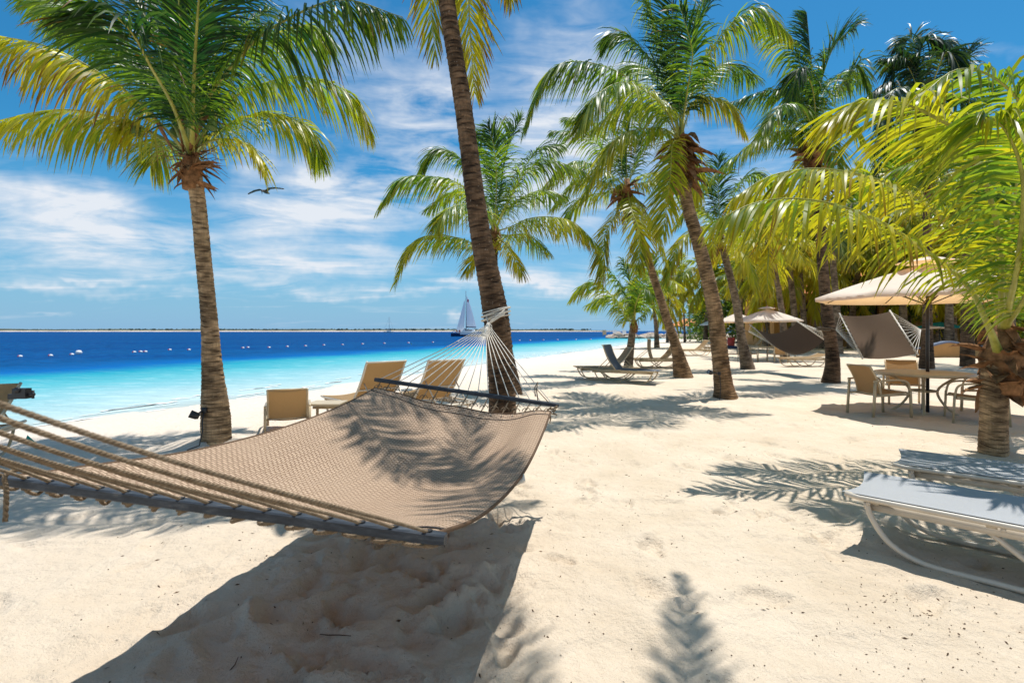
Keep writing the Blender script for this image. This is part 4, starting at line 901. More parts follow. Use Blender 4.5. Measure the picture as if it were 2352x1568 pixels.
for i in range(18):
    v = .02 + .955 * i / 17; h = FL + (FR - FL) * v; k = 1 - abs(i - 8.5) / 8.5; j = K2 + axf * (.05 + .22 * k) + fd * ((v - .5) * .05)
    mb = MB(); mid = (h + j) / 2 + Vector((0, 0, -.012)); mb.tube([h + Vector((0, 0, -.02)), h + Vector((0, 0, .012)), mid, j, K2], [.0042] * 5, 6)
    mk('rope', mb, M['rope_pale'], ham)
    g0 = fabric_pt(.992, min(.99, max(.01, v))); b0 = h + Vector((0, 0, -.018)); m_ = b0 * .45 + g0 * .55
    mb = MB(); mb.tube([b0, m_ + Vector((.006, 0, 0)), g0 + Vector((0, 0, .004)), m_ + Vector((-.006, .006, 0)), b0], .0034, 5)
    for a in (-1, 1): mb.tube([m_, m_ + Vector((a * .012, -.008, .012)), m_ + Vector((a * .028, -.01, .002)), m_ + Vector((a * .035, -.012, -.014))], .0036, 5)
    mb.lathe([(0, -.008), (.008, -.005), (.009, .003), (0, .008)], m_, 8)
    mk('lacing_cord', mb, M['rope'], ham)
    mb = MB(); mb.lathe([(.004, .006), (.009, .006), (.009, .009), (.004, .009)], g0 + Vector((0, -.01, -.003)), 10); mk('grommet', mb, M['pale_metal'], ham)
mb = MB()
for k in range(9):
    p = K2 + axf * (.02 + .028 * k); wv = .012 + .0035 * k
    for a in (-1, 1): mb.tube([p, p + side * 0 + Vector((a * wv * .7, -.006, -.006)), p + Vector((a * wv * 1.5, 0, -.022))], .0052, 5)
mb.tube([K2 + axf * .0, K2 + axf * .27], [.022, .010], 8)
p = K2 + axf * .24; mb.tube([p + Vector((.028 * math.cos(a), .02 * math.sin(a), .008 * math.sin(a * 2))) for a in np.linspace(0, 6.3, 12)], .006, 6)
mb.tube([K2 + Vector((.01, -.02, .01)), K2 + Vector((.035, -.03, -.02)), K2 + Vector((.04, -.03, -.10)), K2 + Vector((.038, -.03, -.17))], .005, 6)
mk('braided_knot', mb, M['rope_pale'], ham)
mb = MB(); tc_ = at(1139, 726, 5.78)
for k in range(5):
    r_ = .158 + .006 * (k % 2); pts = []
    for a in np.linspace(0, 2 * math.pi, 29):
        pts.append(tc_ + Vector((math.cos(a) * r_, math.sin(a) * r_, -.02 + .022 * k + .055 * math.cos(a) * (1 if k % 2 else .7) - .0 * math.sin(a))))
    mb.tube(pts, .0075, 6, 0, False)
for k in (-1, 0, 1): mb.tube([K2 + Vector((0, 0, .01)), K2 + Vector((.03, .02, .03 + .01 * k)), tc_ + Vector((.10, -.135, .045 + .022 * k))], .0075, 6)
mb.tube([K2, tc_ + Vector((-.10, -.13, -.01))], .008, 6)
mk('tree_strap', mb, M['rope_pale'], ham)
# dangling tassel knots at the far right corner and a pillow tie under the right edge
mb = MB(); p = FR + Vector((-.015, -.0, -.03)); q2 = fabric_pt(.985, 1)
mb.tube([p, p + Vector((-.01, -.02, -.04)), q2], .005, 6)
g = random.Random(3)
for k in range(14):
    c_ = (p * .5 + q2 * .5) + Vector((g.uniform(-.03, .03), g.uniform(-.02, .02), g.uniform(-.03, .03))); mb.tube([c_, c_ + Vector((g.uniform(-.03, .03), g.uniform(-.02, .02), g.uniform(-.02, .02)))], .006, 5)
mb.tube([q2, q2 + Vector((.004, -.01, -.04)), q2 + Vector((-.004, -.012, -.08))], [.004, .007, .003], 5)
mk('corner_tie', mb, M['rope'], ham)
mb = MB(); e = fabric_pt(.52, 1); mb.tube([e + Vector((.0, 0, -.005)), e + Vector((.005, -.02, -.03)), e + Vector((-.045, -.06, -.045))], [.012, .016, .01], 7); mk('side_tie', mb, M['rope_pale'], ham)
mb = MB(); s_ = FR + (FL - FR) * .09; mb.tube([s_ + Vector((-.01, 0, .02)), s_ + Vector((-.02, .03, .10)), s_ + Vector((-.01, .03, .17)), s_ + Vector((-.035, .04, .12)), s_ + Vector((-.03, .02, .05))], .005, 5)
mb.tube([s_ + Vector((-.02, .03, .11)), FR + Vector((-.06, 0, .015))], .004, 5); mk('loose_knot', mb, M['rope'], ham)

# ------------------------------------------------------------------ furniture builders (local coordinates)
def lounger(label, loc, rz, back=0, sling='sling_white', frame='beige', group='sunbeds on the beach', name='sunbed', sc=1.0, curl=.05):
    root = thing(name, (loc[0], loc[1], ground(loc[0], loc[1]) if len(loc) < 3 else loc[2]), label, 'sunbed', group, rz); root.scale = (sc,) * 3
    W = .34; H = .37; hx = 1.18; FM = M[frame]
    mb = MB()
    for s in (-1, 1):
        mb.tube([(0.02, s * W, H + .012), (.1, s * W, H), (1.0, s * W, H), (1.95, s * W, H)], .019, 8)
        mb.bar((.12, s * (W - .05), H - .055), (1.9, s * (W - .05), H - .055), .025, .05)
        for x in (.18, .75, 1.3, 1.8): mb.bar((x, s * (W - .05), H - .04), (x, s * W, H), .05, .02)
    for x in (.15, .8, 1.2, 1.88): mb.tube([(x, -W, H - .03), (x, W, H - .03)], .014, 6)
    mk('frame', mb, FM, root, True)
    mb = MB(); nx_, ny_ = 14, 10; P = []; uv = []
    for i in range(nx_ + 1):
        x = -.0 + (hx + .0) * i / nx_; row = []
        for j in range(ny_ + 1):
            y = -W + 2 * W * j / ny_; e = math.exp(-i / 1.6)
            z = H + .024 - .030 * math.sin(math.pi * j / ny_) * (1 - .2 * e) + .0 * e
            row.append((x + .045 * math.sin(math.pi * j / ny_) * math.exp(-i / 1.2), y * 1.02, z)); uv.append((x, y))
        P.append(row)
    mb.grid(P); mb.grid([[(a, b, c - .006) for a, b, c in r][::-1] for r in P]); uv = uv + uv
    mk('seat', mb, M[sling], root, True, uv=uv)
    br = thing('backrest', (hx, 0, H + .02), None, None); br.parent = root; br.empty_display_size = .05
    A = R(back); mbF = MB(); n = 12; prof = []
    for i in range(n + 1):
        t = i / n * .80; lean = A; x = t * math.cos(lean) + curl * math.sin(math.pi * i / n) * math.sin(lean) ; z = t * math.sin(lean) - curl * math.sin(math.pi * i / n) * math.cos(lean) + (0 if back > 5 else 0)
        prof.append((x, z))
    if back > 20: prof[-1] = (prof[-1][0] + .01, prof[-1][1] + .0)
    P = [[(x, -W + 2 * W * j / 8, z - .02 * math.sin(math.pi * j / 8) * math.cos(A) + .02 * math.sin(math.pi * j / 8) * math.sin(A) * 0) for j in range(9)] for x, z in prof]
    mb = MB(); mb.grid(P); mb.grid([[(a + .005 * math.sin(A), b, c - .005 * math.cos(A)) for a, b, c in r][::-1] for r in P]); uv = [(x * 1.0 + i * .065, y) for i, r in enumerate(P) for x, y, z in r]; uv = uv + uv
    mk('sling', mb, M[sling], br, True, uv=uv)
    mb = MB()
    for s in (-1, 1): mb.tube([(x, s * W, z) for x, z in prof], .018, 8)
    for i in (4, n): mb.tube([(prof[i][0] + .02 * math.sin(A), -W, prof[i][1] - .02 * math.cos(A)), (prof[i][0] + .02 * math.sin(A), W, prof[i][1] - .02 * math.cos(A))], .014, 6)
    mk('frame', mb, FM, br, True)
    if back > 15:
        x, z = prof[6]; mb = MB()
        for s in (-1, 1): mb.tube([(hx + x, s * (W - .06), H + .02 + z), (hx + .62, s * (W - .06), H - .03)], .011, 6)
        mb.tube([(hx + .62, -W + .06, H - .03), (hx + .62, W - .06, H - .03)], .011, 6)
        mk('prop_bar', mb, FM, root, True)
    for s in (-1, 1):
        mb = MB(); y = s * (W - .02)
        mb.tube(spline([(.14, y, H - .03), (.17, y, H - .13), (.27, y, .10), (.45, y, .025), (.75, y, .018), (1.0, y, .018), (1.15, y, .05)], 26), .018, 8); mk('leg', mb, FM, root, True)
        mb = MB(); y = s * (W - .065)
        mb.tube(spline([(1.84, y, H - .04), (1.80, y, H - .14), (1.70, y, .10), (1.5, y, .025), (1.2, y, .02), (1.0, y, .10), (.72, y, H - .06)], 26), .017, 8); mk('leg', mb, FM, root, True)
    return root
def armchair(label, x, y, rz, group='beige sling armchairs round the table', sling='sling_tan', low=1.0, z=None):
    root = thing('armchair', (x, y, ground(x, y) if z is None else z), label, 'chair', group, rz); FM = M['beige']; W = .27
    uvf = lambda P: [(a * 1 + c, b) for r in P for a, b, c in r] * 2
    P = [[(.26 - .50 * i / 8, -W + 2 * W * j / 8, (.43 - .04 * i / 8 + (.02 if i == 0 else 0)) * low - .025 * math.sin(math.pi * j / 8)) for j in range(9)] for i in range(9)]
    mb = MB(); mb.grid(P); mb.grid([[(a, b, c - .006) for a, b, c in r][::-1] for r in P]); mk('seat', mb, M[sling], root, True, uv=uvf(P))
    bp = [(-.20 - .20 * (i / 10) ** 1.2 + .03 * math.sin(math.pi * i / 10), .36 * low + .52 * i / 10) for i in range(11)]
    P = [[(a - .02 * math.sin(math.pi * j / 8), -W + 2 * W * j / 8, c) for j in range(9)] for a, c in bp]
    mb = MB(); mb.grid(P); mb.grid([[(a - .006, b, c) for a, b, c in r][::-1] for r in P]); mk('backrest', mb, M[sling], root, True, uv=uvf(P))
    mb = MB()
    for s in (-1, 1): mb.tube([(a, s * W, c) for a, c in bp], .016, 8); mb.tube([(.27, s * W, .43 * low), (0, s * W, .40 * low), (-.22, s * W, .385 * low)], .015, 8)
    mb.tube([(bp[-1][0], -W, bp[-1][1]), (bp[-1][0], W, bp[-1][1])], .014, 8); mb.tube([(.27, -W, .425 * low), (.27, W, .425 * low)], .015, 8); mb.tube([(-.22, -W, .385 * low), (-.22, W, .385 * low)], .014, 8)
    mk('frame', mb, FM, root, True)
    for s in (-1, 1):
        y_ = s * (W + .035); at_ = .64 * low + (.0 if low == 1 else .1)
        mb = MB(); mb.tube(spline([(-.36, y_, at_ - .02), (-.1, y_, at_), (.14, y_, at_), (.26, y_, at_ - .05), (.30, y_, at_ - .2)], 18), .017, 8); mk('armrest', mb, FM, root, True)
        mb = MB(); mb.bar((.30, y_, at_ - .17), (.32, y_, -.02), .036, .030); mk('leg', mb, FM, root, True)
        mb = MB(); mb.bar((-.33, y_, at_ - .0), (-.37, y_, -.02), .036, .030); mk('leg', mb, FM, root, True)
    for s in (-1, 1): mb = MB(); mb.bar((.30, s * (W + .03), .40 * low), (-.34, s * (W + .03), .37 * low), .02, .03); mk('side_rail', mb, FM, root, True)
    return root
def parasol(label, x, y, r, rim, apex, n=8, rot=0, canv='canvas', pole='black', vent=True, base=True, name='parasol', fin='ochre'):
    root = thing(name, (x, y, ground(x, y)), label, 'parasol'); b0 = ground(x, y)
    rim -= b0; apex -= b0
    mb = MB(); mb.tube([(0, 0, -.05), (0, 0, apex)], .028, 10); mk('pole', mb, M[pole], root, True)
    mb = MB(); P = []; m_ = 6
    for i in range(m_ + 1):
        t = i / m_; row = []
        for j in range(n * 6 + 1):
            a = rot + 2 * math.pi * j / (n * 6); fr = (j % 6) / 6; ro = math.cos(math.pi / n) / math.cos((fr - .5) * 2 * math.pi / n) * r
            ro *= 1 - .035 * math.sin(math.pi * fr) * t
            z = apex + (rim - apex) * (t ** 1.12) - .05 * r * math.sin(math.pi * fr) * math.sin(math.pi * min(1, t * .9)) + .02 * math.sin(math.pi * fr) * t
            row.append((ro * t * math.cos(a) if i else .02 * math.cos(a), ro * t * math.sin(a) if i else .02 * math.sin(a), z))
        P.append(row)
    P.append([(a * 1.0, b * 1.0, c - .035 * r) for a, b, c in P[-1]])
    mb.grid(P); mk('canopy', mb, M[canv], root, True)
    if vent:
        mb = MB(); P = [[(q * math.cos(rot + 2 * math.pi * j / (n * 4)), q * math.sin(rot + 2 * math.pi * j / (n * 4)), apex + .05 + dz) for j in range(n * 4 + 1)] for q, dz in ((.02, .07), (r * .12, .04), (r * .26, -.035))]
        mb.grid(P); mk('vent', mb, M[canv], root, True)
        mb = MB(); mb.lathe([(0, .20), (.035, .18), (.04, .13), (.02, .09), (.05, .07)], (0, 0, apex - .0), 10); mk('finial', mb, M[fin], root, True)
    for j in range(n):
        a = rot + 2 * math.pi * j / n; mb = MB(); h = Vector((math.cos(a), math.sin(a), 0))
        mb.tube([h * .03 + Vector((0, 0, apex - .05)), h * r * .97 + Vector((0, 0, rim - .03))], .009, 5); mb.tube([h * .03 + Vector((0, 0, apex - .75)), h * r * .5 + Vector((0, 0, (apex + rim) / 2 - .04))], .008, 5); mk('rib', mb, M['trunk_dark' if canv == 'canvas' else 'black'], root, True)
    return root
def spot_lamp(label, p, d, trunk_pt):
    root = thing('spot_lamp', Vector((p[0], p[1], ground(p[0], p[1]))), label, 'lamp', 'small black garden lamps on the palm trunks')
    p = Vector(p); d = Vector(d).normalized(); q = d.to_track_quat('Z', 'Y').to_matrix()
    mb = MB(); prof = [(0, -.06), (.03, -.06), (.045, -.03), (.05, .05), (.046, .052), (.03, .03), (0, .028)]
    vs = []; mb.lathe(prof, (0, 0, 0), 14); mb.v = [tuple(q @ Vector(v) + p) for v in mb.v]; mk('lamp_head', mb, M['black'], root)
    mb = MB(); mb.lathe([(0, .044), (.043, .043)], (0, 0, 0), 14); mb.v = [tuple(q @ Vector(v) + p) for v in mb.v]; mk('lens', mb, M['dark_glass'] if False else simple('lamp_lens', (.25, .26, .27), .1), root)
    t = Vector(trunk_pt); mb = MB(); mb.tube([p - d * .05, p * .5 + t * .5 + Vector((0, 0, .0)), t], .013, 6); mb.box(t, (.05, .05, .07)); mk('arm', mb, M['black'], root)
    mb = MB(); g0 = ground(t.x, t.y - .05); mb.tube([t, t + Vector((-.0, -.05, -.12)), Vector((t.x + .01, t.y - .06, g0 + .2)), Vector((t.x - .02, t.y - .08, g0 + .02)), Vector((t.x - .10, t.y - .2, g0 - .01))], .008, 5); mk('cable', mb, M['black'], root)

# ---- near white sunbeds at the right
lounger('empty white sling sunbed, nearest the camera at the lower right', (2.50, 3.75), R(-45), 0, 'sling_white', 'pale_metal', 'white sunbeds at the right')
lounger('white sling sunbed just beyond the nearest one, beside the squat palm', (3.42, 4.58), R(-42), 0, 'sling_white', 'pale_metal', 'white sunbeds at the right')
# ---- grey and tan sunbeds by the young palm
GM = 'sunbeds by the young palm'
lounger('grey sling sunbed with raised grey back, foot to the right', (4.15, 14.35), R(150), 62, 'sling_grey', 'beige', GM)
lounger('tan sunbed behind the grey one, foot to the left, back raised to the right', (1.95, 15.9), R(3), 48, 'sling_brown', 'beige', GM)
lounger('tan sunbed with nearly upright back right of the young palm', (7.0, 21.3), R(175), 84, 'sling_brown', 'beige', GM)
lounger('tan sunbed with back leaning right, just past the young palm', (4.9, 20.6), R(2), 52, 'sling_tan', 'beige', GM)
lounger('far tan sunbed right of the slender palm foot, back to the right', (10.1, 31), R(5), 45, 'sling_tan', 'beige', 'far sunbeds along the shore')
lounger('far white sunbed near the end of the beach, lying flat', (13.6, 37), R(10), 8, 'sling_white', 'beige', 'far sunbeds along the shore')
lounger('far flat white sunbed, second from the pavilion', (16.4, 44), R(20), 30, 'sling_white', 'beige', 'far sunbeds along the shore')
lounger('far beige sunbed half hidden behind the slim tied palm', (17.2, 39), R(-15), 50, 'sling_tan', 'beige', 'far sunbeds along the shore')
lounger('low pale sunbed seen under the shaded brown hammock', (11.3, 21.5), R(8), 12, 'sling_tan', 'beige', 'far sunbeds along the shore')
# ---- tan sunbeds by the water behind the hammock
lounger('tan sunbed with high back rising behind the hammock left bar end', (-3.1, 9.2), R(-46), 55, 'sling_tan', 'pale_metal', 'tan sunbeds behind the hammock', curl=.03)
lounger('tan sunbed with high back seen through the hammock ropes', (-2.1, 9.5), R(-50), 55, 'sling_tan', 'pale_metal', 'tan sunbeds behind the hammock', curl=.03)
# ---- sunbed and clamp at the left edge
lb_ = lounger('tan sunbed cut by the left edge, seen behind the near ropes', (-5.75, 4.55), R(112), 36, 'sling_tan', 'beige', 'tan sunbeds behind the hammock', curl=.03)
cl = at(50, 903, 5.0); root = thing('camera_clamp', cl, 'black clamp with a round knob on the back of the sunbed at the left edge', 'clamp'); mb = MB()
mb.box(cl, (.13, .07, .10)); mb.box(cl + Vector((-.08, 0, -.03)), (.07, .05, .05)); mk('body', mb, M['black'], root, smooth=False)
mb = MB(); mb.tube([cl + Vector((.06, 0, -.01)), cl + Vector((.12, -.0, -.01))], [.018, .018], 8); mb.tube([cl + Vector((.11, 0, .03)), cl + Vector((.11, 0, -.05))], .012, 6); mb.tube([cl + Vector((-.01, -.03, .035)), cl + Vector((-.01, -.045, .035))], .03, 12); mk('knob', mb, M['black'], root)
tl = at(75, 1020, 4.9); mb = MB(); mb.add([tl + Vector((-.05, 0, .09)), tl + Vector((.10, -.01, -.03)), tl + Vector((.03, .01, -.05)), tl + Vector((-.09, .012, .02)), tl + Vector((0, .03, .01))], [(0, 1, 4), (1, 2, 4), (2, 3, 4), (3, 0, 4), (0, 3, 2, 1)])
tag(mk('towel_clip', mb, M['teal']), 'small dark teal cloth hanging on the sunbed at the left edge', 'cloth')
# ---- low chair by the water
armchair('low tan beach chair facing the sea between the left palm and the hammock', -3.45, 7.9, R(112), None, 'sling_tan', .55).scale = (.92, 1, .9)
# ---- small side table left of the hammock edge
root = thing('side_table', (-2.9, 8.05, ground(-2.9, 8.05)), 'small low beige table beside the low beach chair', 'table'); mb = MB()
mb.box((0, 0, .37), (.52, .45, .03)); mk('table_top', mb, M['beige'], root, True, smooth=False)
for a in (-1, 1):
    for b in (-1, 1): mb = MB(); mb.bar((a * .23, b * .19, .36), (a * .24, b * .2, -.03), .035, .03); mk('leg', mb, M['beige'], root, True)
mb = MB(); mb.bar((-.23, 0, .30), (.23, 0, .30), .03, .04); mk('stretcher', mb, M['beige'], root, True)
# ---- lamps
spot_lamp('small black lamp on an arm low on the left palm', at(446, 953, 6.55), (-.9, -.5, .5), at(470, 942, 6.62))
spot_lamp('small black lamp beside the foot of the husky tall palm', at(1631, 855, 11.3), (-.9, -.3, .35), at(1652, 858, 11.4))

# ---- table set under the big parasol
tx, ty = 7.55, 9.4
parasol('big cream octagonal parasol with black pole over the table set', tx + .08, ty, 1.84, 2.13, 2.74, 8, R(22.5) + .12, base=False)
gtz = ground(tx, ty)
root = thing('round_table', (tx, ty, gtz), 'round beige patio table with curved legs around the black parasol pole', 'table'); mb = MB()
mb.lathe([(.0, .70), (.70, .70), (.74, .68), (.75, .705), (.74, .735), (.70, .74), (.0, .74)], (0, 0, 0), 40); mk('table_top', mb, M['beige'], root, True)
for k in range(4):
    a = R(45 + 90 * k + 8); h = Vector((math.cos(a), math.sin(a), 0)); mb = MB(); mb.tube(spline([h * .58 + Vector((0, 0, .69)), h * .38 + Vector((0, 0, .6)), h * .2 + Vector((0, 0, .4)), h * .3 + Vector((0, 0, .15)), h * .5 + Vector((0, 0, -.03))], 16), .022, 8); mk('leg', mb, M['beige'], root, True)
mb = MB(); mb.lathe([(.18, .38), (.21, .38), (.21, .41), (.18, .41)], (0, 0, 0), 20); mk('ring', mb, M['beige'], root, True)
armchair('beige sling armchair at the left of the round table', 6.50, 9.05, R(4))
armchair('beige sling armchair at the right of the round table, back to the squat palm', 7.62, 8.45, R(150))
armchair('beige sling armchair on the far side of the round table', 8.05, 10.5, R(-118))
armchair('armchair hidden beyond the squat palm, right side of the table', 8.75, 9.3, R(185))
# ---- far parasols and little table
parasol('square cream parasol with orange finial deep in the grove', at(1762, 790, 26).x, 26, 1.42 * 1.2, 2.02, 2.62, 4, R(42), fin='tile')
parasol('small pale thatched looking parasol left of the square one', at(1693, 790, 34).x, 34, 1.35, 2.1, 2.7, 10, 0, vent=False)
parasol('teal parasol glimpsed between the dark trunks at the right', at(2158, 790, 34).x, 34, 1.4, 1.75, 2.1, 8, 0, canv='teal', vent=False)
parasol('white parasol small and far, left of the orange roof edge', at(1640, 790, 66).x, 66, 1.9, 2.3, 3.1, 8, 0, canv='white', vent=False)
p = at(1760, 800, 25.3)
root = thing('square_table', (p.x, p.y, ground(p.x, p.y)), 'small beige table on thin legs below the square parasol', 'table'); mb = MB(); mb.box((0, 0, .72), (1.25, .9, .03)); mk('table_top', mb, M['beige'], root, True, smooth=False)
for a in (-1, 1):
    for b in (-1, 1): mb = MB(); mb.bar((a * .58, b * .4, .71), (a * .6, b * .42, -.03), .03, .03); mk('leg', mb, M['beige'], root, True)
G3 = 'chairs at the little table'
armchair('far armchair left of the little table', p.x - .95, p.y - .1, 0, G3); armchair('far armchair right of the little table', p.x + .95, p.y + .1, R(180), G3)
armchair('far armchair in front of the little table', p.x + .1, p.y - .85, R(90), G3)
# ---- red bin
p = at(1679, 790, 44); b0 = ground(p.x, p.y); root = thing('red_bin', (p.x, p.y, b0), 'faded red bin standing in the grove left of the tied slim palm', 'bin'); mb = MB()
mb.lathe([(0, .25), (.27, .25), (.29, .3), (.31, .95), (.29, .95), (0, .9)], (0, 0, 0), 16); mk('body', mb, M['red'], root, True)
mb = MB(); mb.box((0, 0, .12), (.75, .55, .26)); mk('base', mb, M['navy'], root, True, smooth=False)

# ---- two tilted shaded hammocks
def tilted_hammock(label, A, B, C, D_, tieL, tieR, sag, fm='hammock_dark'):
    """A,B = left bar (top, bottom); C,D_ = right bar (top, bottom)"""
    c0 = (A + B + C + D_) / 4; root = thing('hammock', Vector((c0.x, c0.y, 0)), label, 'hammock', 'brown hammocks strung in the grove')
    def fp(u, v):
        a = A * (1 - v) + B * v; c = C * (1 - v) + D_ * v; p = a * (1 - u) + c * u; s = 4 * u * (1 - u)
        return p + Vector((0, 0, -sag * s * (1 + .5 * math.sin(math.pi * v)))) + Vector((0, .12, 0)) * math.sin(math.pi * v) * s
    mb = MB(); P = [[fp(i / 30, j / 12) for j in range(13)] for i in range(31)]; mb.grid(P); mb.grid([[q + Vector((0, .006, -.004)) for q in r][::-1] for r in P]); uv = [(j / 12 * 1.4, i / 30 * 2.3) for i in range(31) for j in range(13)] * 2
    mk('fabric', mb, M[fm], root, uv=uv)
    for (a, b, t, s) in ((A, B, tieL, -1), (C, D_, tieR, 1)):
        ax_ = (t - (a + b) / 2).normalized(); d = (b - a).normalized()
        mb = MB(); mb.tube([a - d * .06 + ax_ * .08, b + d * .06 + ax_ * .08], .02, 8); mk('spreader_bar', mb, M['pale_metal'], root)
        kn = (a + b) / 2 + ax_ * min(1.0, (t - (a + b) / 2).length * .7)
        for i in range(12):
            q = a + (b - a) * (i / 11); mb = MB(); mb.tube([q, q + ax_ * .08, kn], .0055, 5, 0, False); mk('rope', mb, M['rope_pale'], root)
        mb = MB(); mb.tube([kn, t], .014, 6); mb.tube([t + Vector((.19 * math.cos(x), .19 * math.sin(x) + .17, .02 * math.sin(x))) for x in np.linspace(0, 6.3, 16)], .016, 6); mk('tree_strap', mb, M['rope'], root)
tilted_hammock('shaded brown hammock slung between the slim palm and the tall dark palm', at(1728, 748, 19.4), at(1790, 800, 18.6), at(1832, 740, 16.6), at(1893, 781, 16.2), at(1703, 757, 20.1), at(1900, 757, 14.9), .33, 'hammock_brown_shaded')
tilted_hammock('sunlit brown hammock tilted on its side right of the tall dark palm', at(1934, 724, 14.4), at(1984, 822, 13.4), at(2042, 716, 13.6), at(2103, 812, 12.4), at(1904, 752, 14.9), at(2160, 752, 14.0), .06)

# ---- pavilion, jetty, building, wall
p0 = Vector((41.9, 122, 0))
root = thing('pavilion', p0, 'open pavilion with orange hipped roof at the end of the beach', 'pavilion'); mb = MB()
e, rz_, re = 3.7, 4.45, 2.75
mb.add([(-e, -e, re), (e, -e, re), (e, e, re), (-e, e, re), (-.8, 0, rz_), (.8, 0, rz_)], [(0, 1, 5, 4), (1, 2, 5), (2, 3, 4, 5), (3, 0, 4)]); mb.add([(-e, -e, re - .14), (e, -e, re - .14), (e, e, re - .14), (-e, e, re - .14), (-e, -e, re - .004), (e, -e, re - .004), (e, e, re - .004), (-e, e, re - .004)], [(0, 3, 2, 1), (0, 1, 5, 4), (1, 2, 6, 5), (2, 3, 7, 6), (3, 0, 4, 7)])
mk('roof', mb, M['tile'], root, True, smooth=False)
for a in (-1, 1):
    for b in (-1, 1): mb = MB(); mb.box((a * 2.6, b * 2.6, 1.5), (.28, .28, 2.4)); mb.box((a * 2.6, b * 2.6, 2.5), (.9, .2, .18)); mk('post', mb, M['navy'], root, True, smooth=False)
mb = MB(); mb.box((0, 0, .05), (8, 8, .5)); mk('platform', mb, M['bluegrey'], root, True, smooth=False)
mb = MB()
for x in np.arange(-3.6, 3.7, .4): mb.box((x, -3.7, .75), (.06, .06, .9))
mb.box((0, -3.7, 1.2), (7.4, .1, .08)); mk('railing', mb, M['bluegrey'], root, True, smooth=False)
mb = MB(); mb.box((37, 116.5, -.05), (27, 4.5, .62)); o = tag(mk('jetty_path', mb, M['rock'], smooth=False), kind='structure')
def rock_mesh(seed):
    g = np.random.RandomState(seed); mb = MB(); bm_pts = []
    n, m_ = 9, 12; rows = []
    k = g.normal(0, 1, (5, 3))
    for i in range(n + 1):
        th = math.pi * i / n; row = []
        for j in range(m_ + 1):
            ph = 2 * math.pi * (j % m_) / m_; d = np.array([math.sin(th) * math.cos(ph), math.sin(th) * math.sin(ph), math.cos(th)])
            r = 1.0
            for q in k: r = min(r, (.62 + .15 * abs(q[0])) / max(.35, float(d @ (q / np.linalg.norm(q)))))
            row.append(tuple(d * r * [1.15, .9, .75]))
        rows.append(row)
    mb.grid(rows); return mb
RK = [None] * 4; g = random.Random(12)
for i in range(46):
    t = i / 45; lay = i % 3
    x = 21.5 + 28 * t + g.uniform(-.4, .4); y = 112.6 + g.uniform(-.8, .9) + (1.2 if lay == 1 else 0); s = g.uniform(.75, 1.5) * (1.0 if i > 3 else .8)
    k = i % 4
    if RK[k] is None: RK[k] = mk('boulder', rock_mesh(k + 20), M['rock'], smooth=False); o = RK[k]
    else: o = RK[k].copy(); COL.objects.link(o)
    o.location = (x, y, -.1 + (.45 if lay == 1 else .1)); o.scale = (s * 1.05, s, s * .75); o.rotation_euler = (g.uniform(-.3, .3), g.uniform(-.3, .3), g.uniform(0, 6)); tag(o, 'pale grey boulder in the rough rock edge of the jetty', 'boulder', 'boulders along the jetty')
o = RK[0].copy(); COL.objects.link(o); o.location = (23.6, 113.4, .55); o.scale = (1.1, 1, 1.0); tag(o, 'pale pointed boulder standing highest at the seaward tip of the jetty', 'boulder', 'boulders along the jetty')
def deck_chair(label, x, y, m):
    root = thing('deck_chair', (x, y, .26), label, 'chair', 'chairs on the jetty'); mb = MB(); mb.box((0, 0, .42), (.8, .8, .08)); mk('seat', mb, m, root, True, smooth=False)
    mb = MB(); mb.bar((0, .38, .4), (.0, .7, 1.45), .85, .06); mb.v = mb.v; mk('backrest', mb, m, root, True, smooth=False)
    for a in (-1, 1): mb = MB(); mb.bar((a * .38, -.35, .4), (a * .4, -.38, 0), .07, .07); mb.bar((a * .38, .35, .4), (a * .4, .4, 0), .07, .07); mk('leg', mb, m, root, True, smooth=False)
for px, lb, m in ((1413 + 0, 'left white chair on the jetty', M['white']), (1435, 'right white chair on the jetty', M['white']), (1389, 'orange tan chair on the jetty, left of the white ones', M['beige'])):
    deck_chair(lb, (px - CX) / F * 116 , 116, m)
# building behind the grove
bx, by = 34.5, 50.0
root = thing('resort_building', (bx, by, 0), 'low ochre building with orange tiled roof behind the grove', 'building')
W_, Hh = 9.0, 5.2
mb = MB(); xs_ = [-9, -7.6, -5.6, -4.2, -2.2, -.8, 1.2, 2.6, 4.6, 6, 8, 9]
for i in range(0, 11, 1):
    a, b = xs_[i], xs_[i + 1]
    if i % 2 == 0: mb.box(((a + b) / 2, 0, Hh / 2), (b - a, .4, Hh))
    else:
        mb.box(((a + b) / 2, 0, 2.75), (b - a, .36, .7)); mb.box(((a + b) / 2, 0, Hh - .35), (b - a, .36, .7))
mb.box((0, 6, Hh / 2), (17.9, .4, Hh)); mb.box((-8.8, 3, Hh / 2), (.4, 5.6, Hh)); mb.box((8.8, 3, Hh / 2), (.4, 5.6, Hh)); mk('wall', mb, M['ochre'], root, True, smooth=False)
for i in range(1, 11, 2):
    a, b = xs_[i], xs_[i + 1]; mb = MB(); mb.box(((a + b) / 2, .1, 1.2), (b - a - .01, .05, 2.38)); mk('door', mb, M['dark_glass'], root, True, smooth=False)
    mb = MB(); mb.box(((a + b) / 2, .1, 3.8), (b - a - .01, .05, 1.38)); mk('window', mb, M['dark_glass'], root, True, smooth=False)
mb = MB(); mb.add([(-10, -1.2, Hh - .1), (10, -1.2, Hh - .1), (10, 7.2, Hh - .1), (-10, 7.2, Hh - .1), (-7, 3, 7.6), (7, 3, 7.6)], [(0, 1, 5, 4), (1, 2, 5), (2, 3, 4, 5), (3, 0, 4), (0, 3, 2, 1)]); mk('roof', mb, M['tile'], root, True, smooth=False)
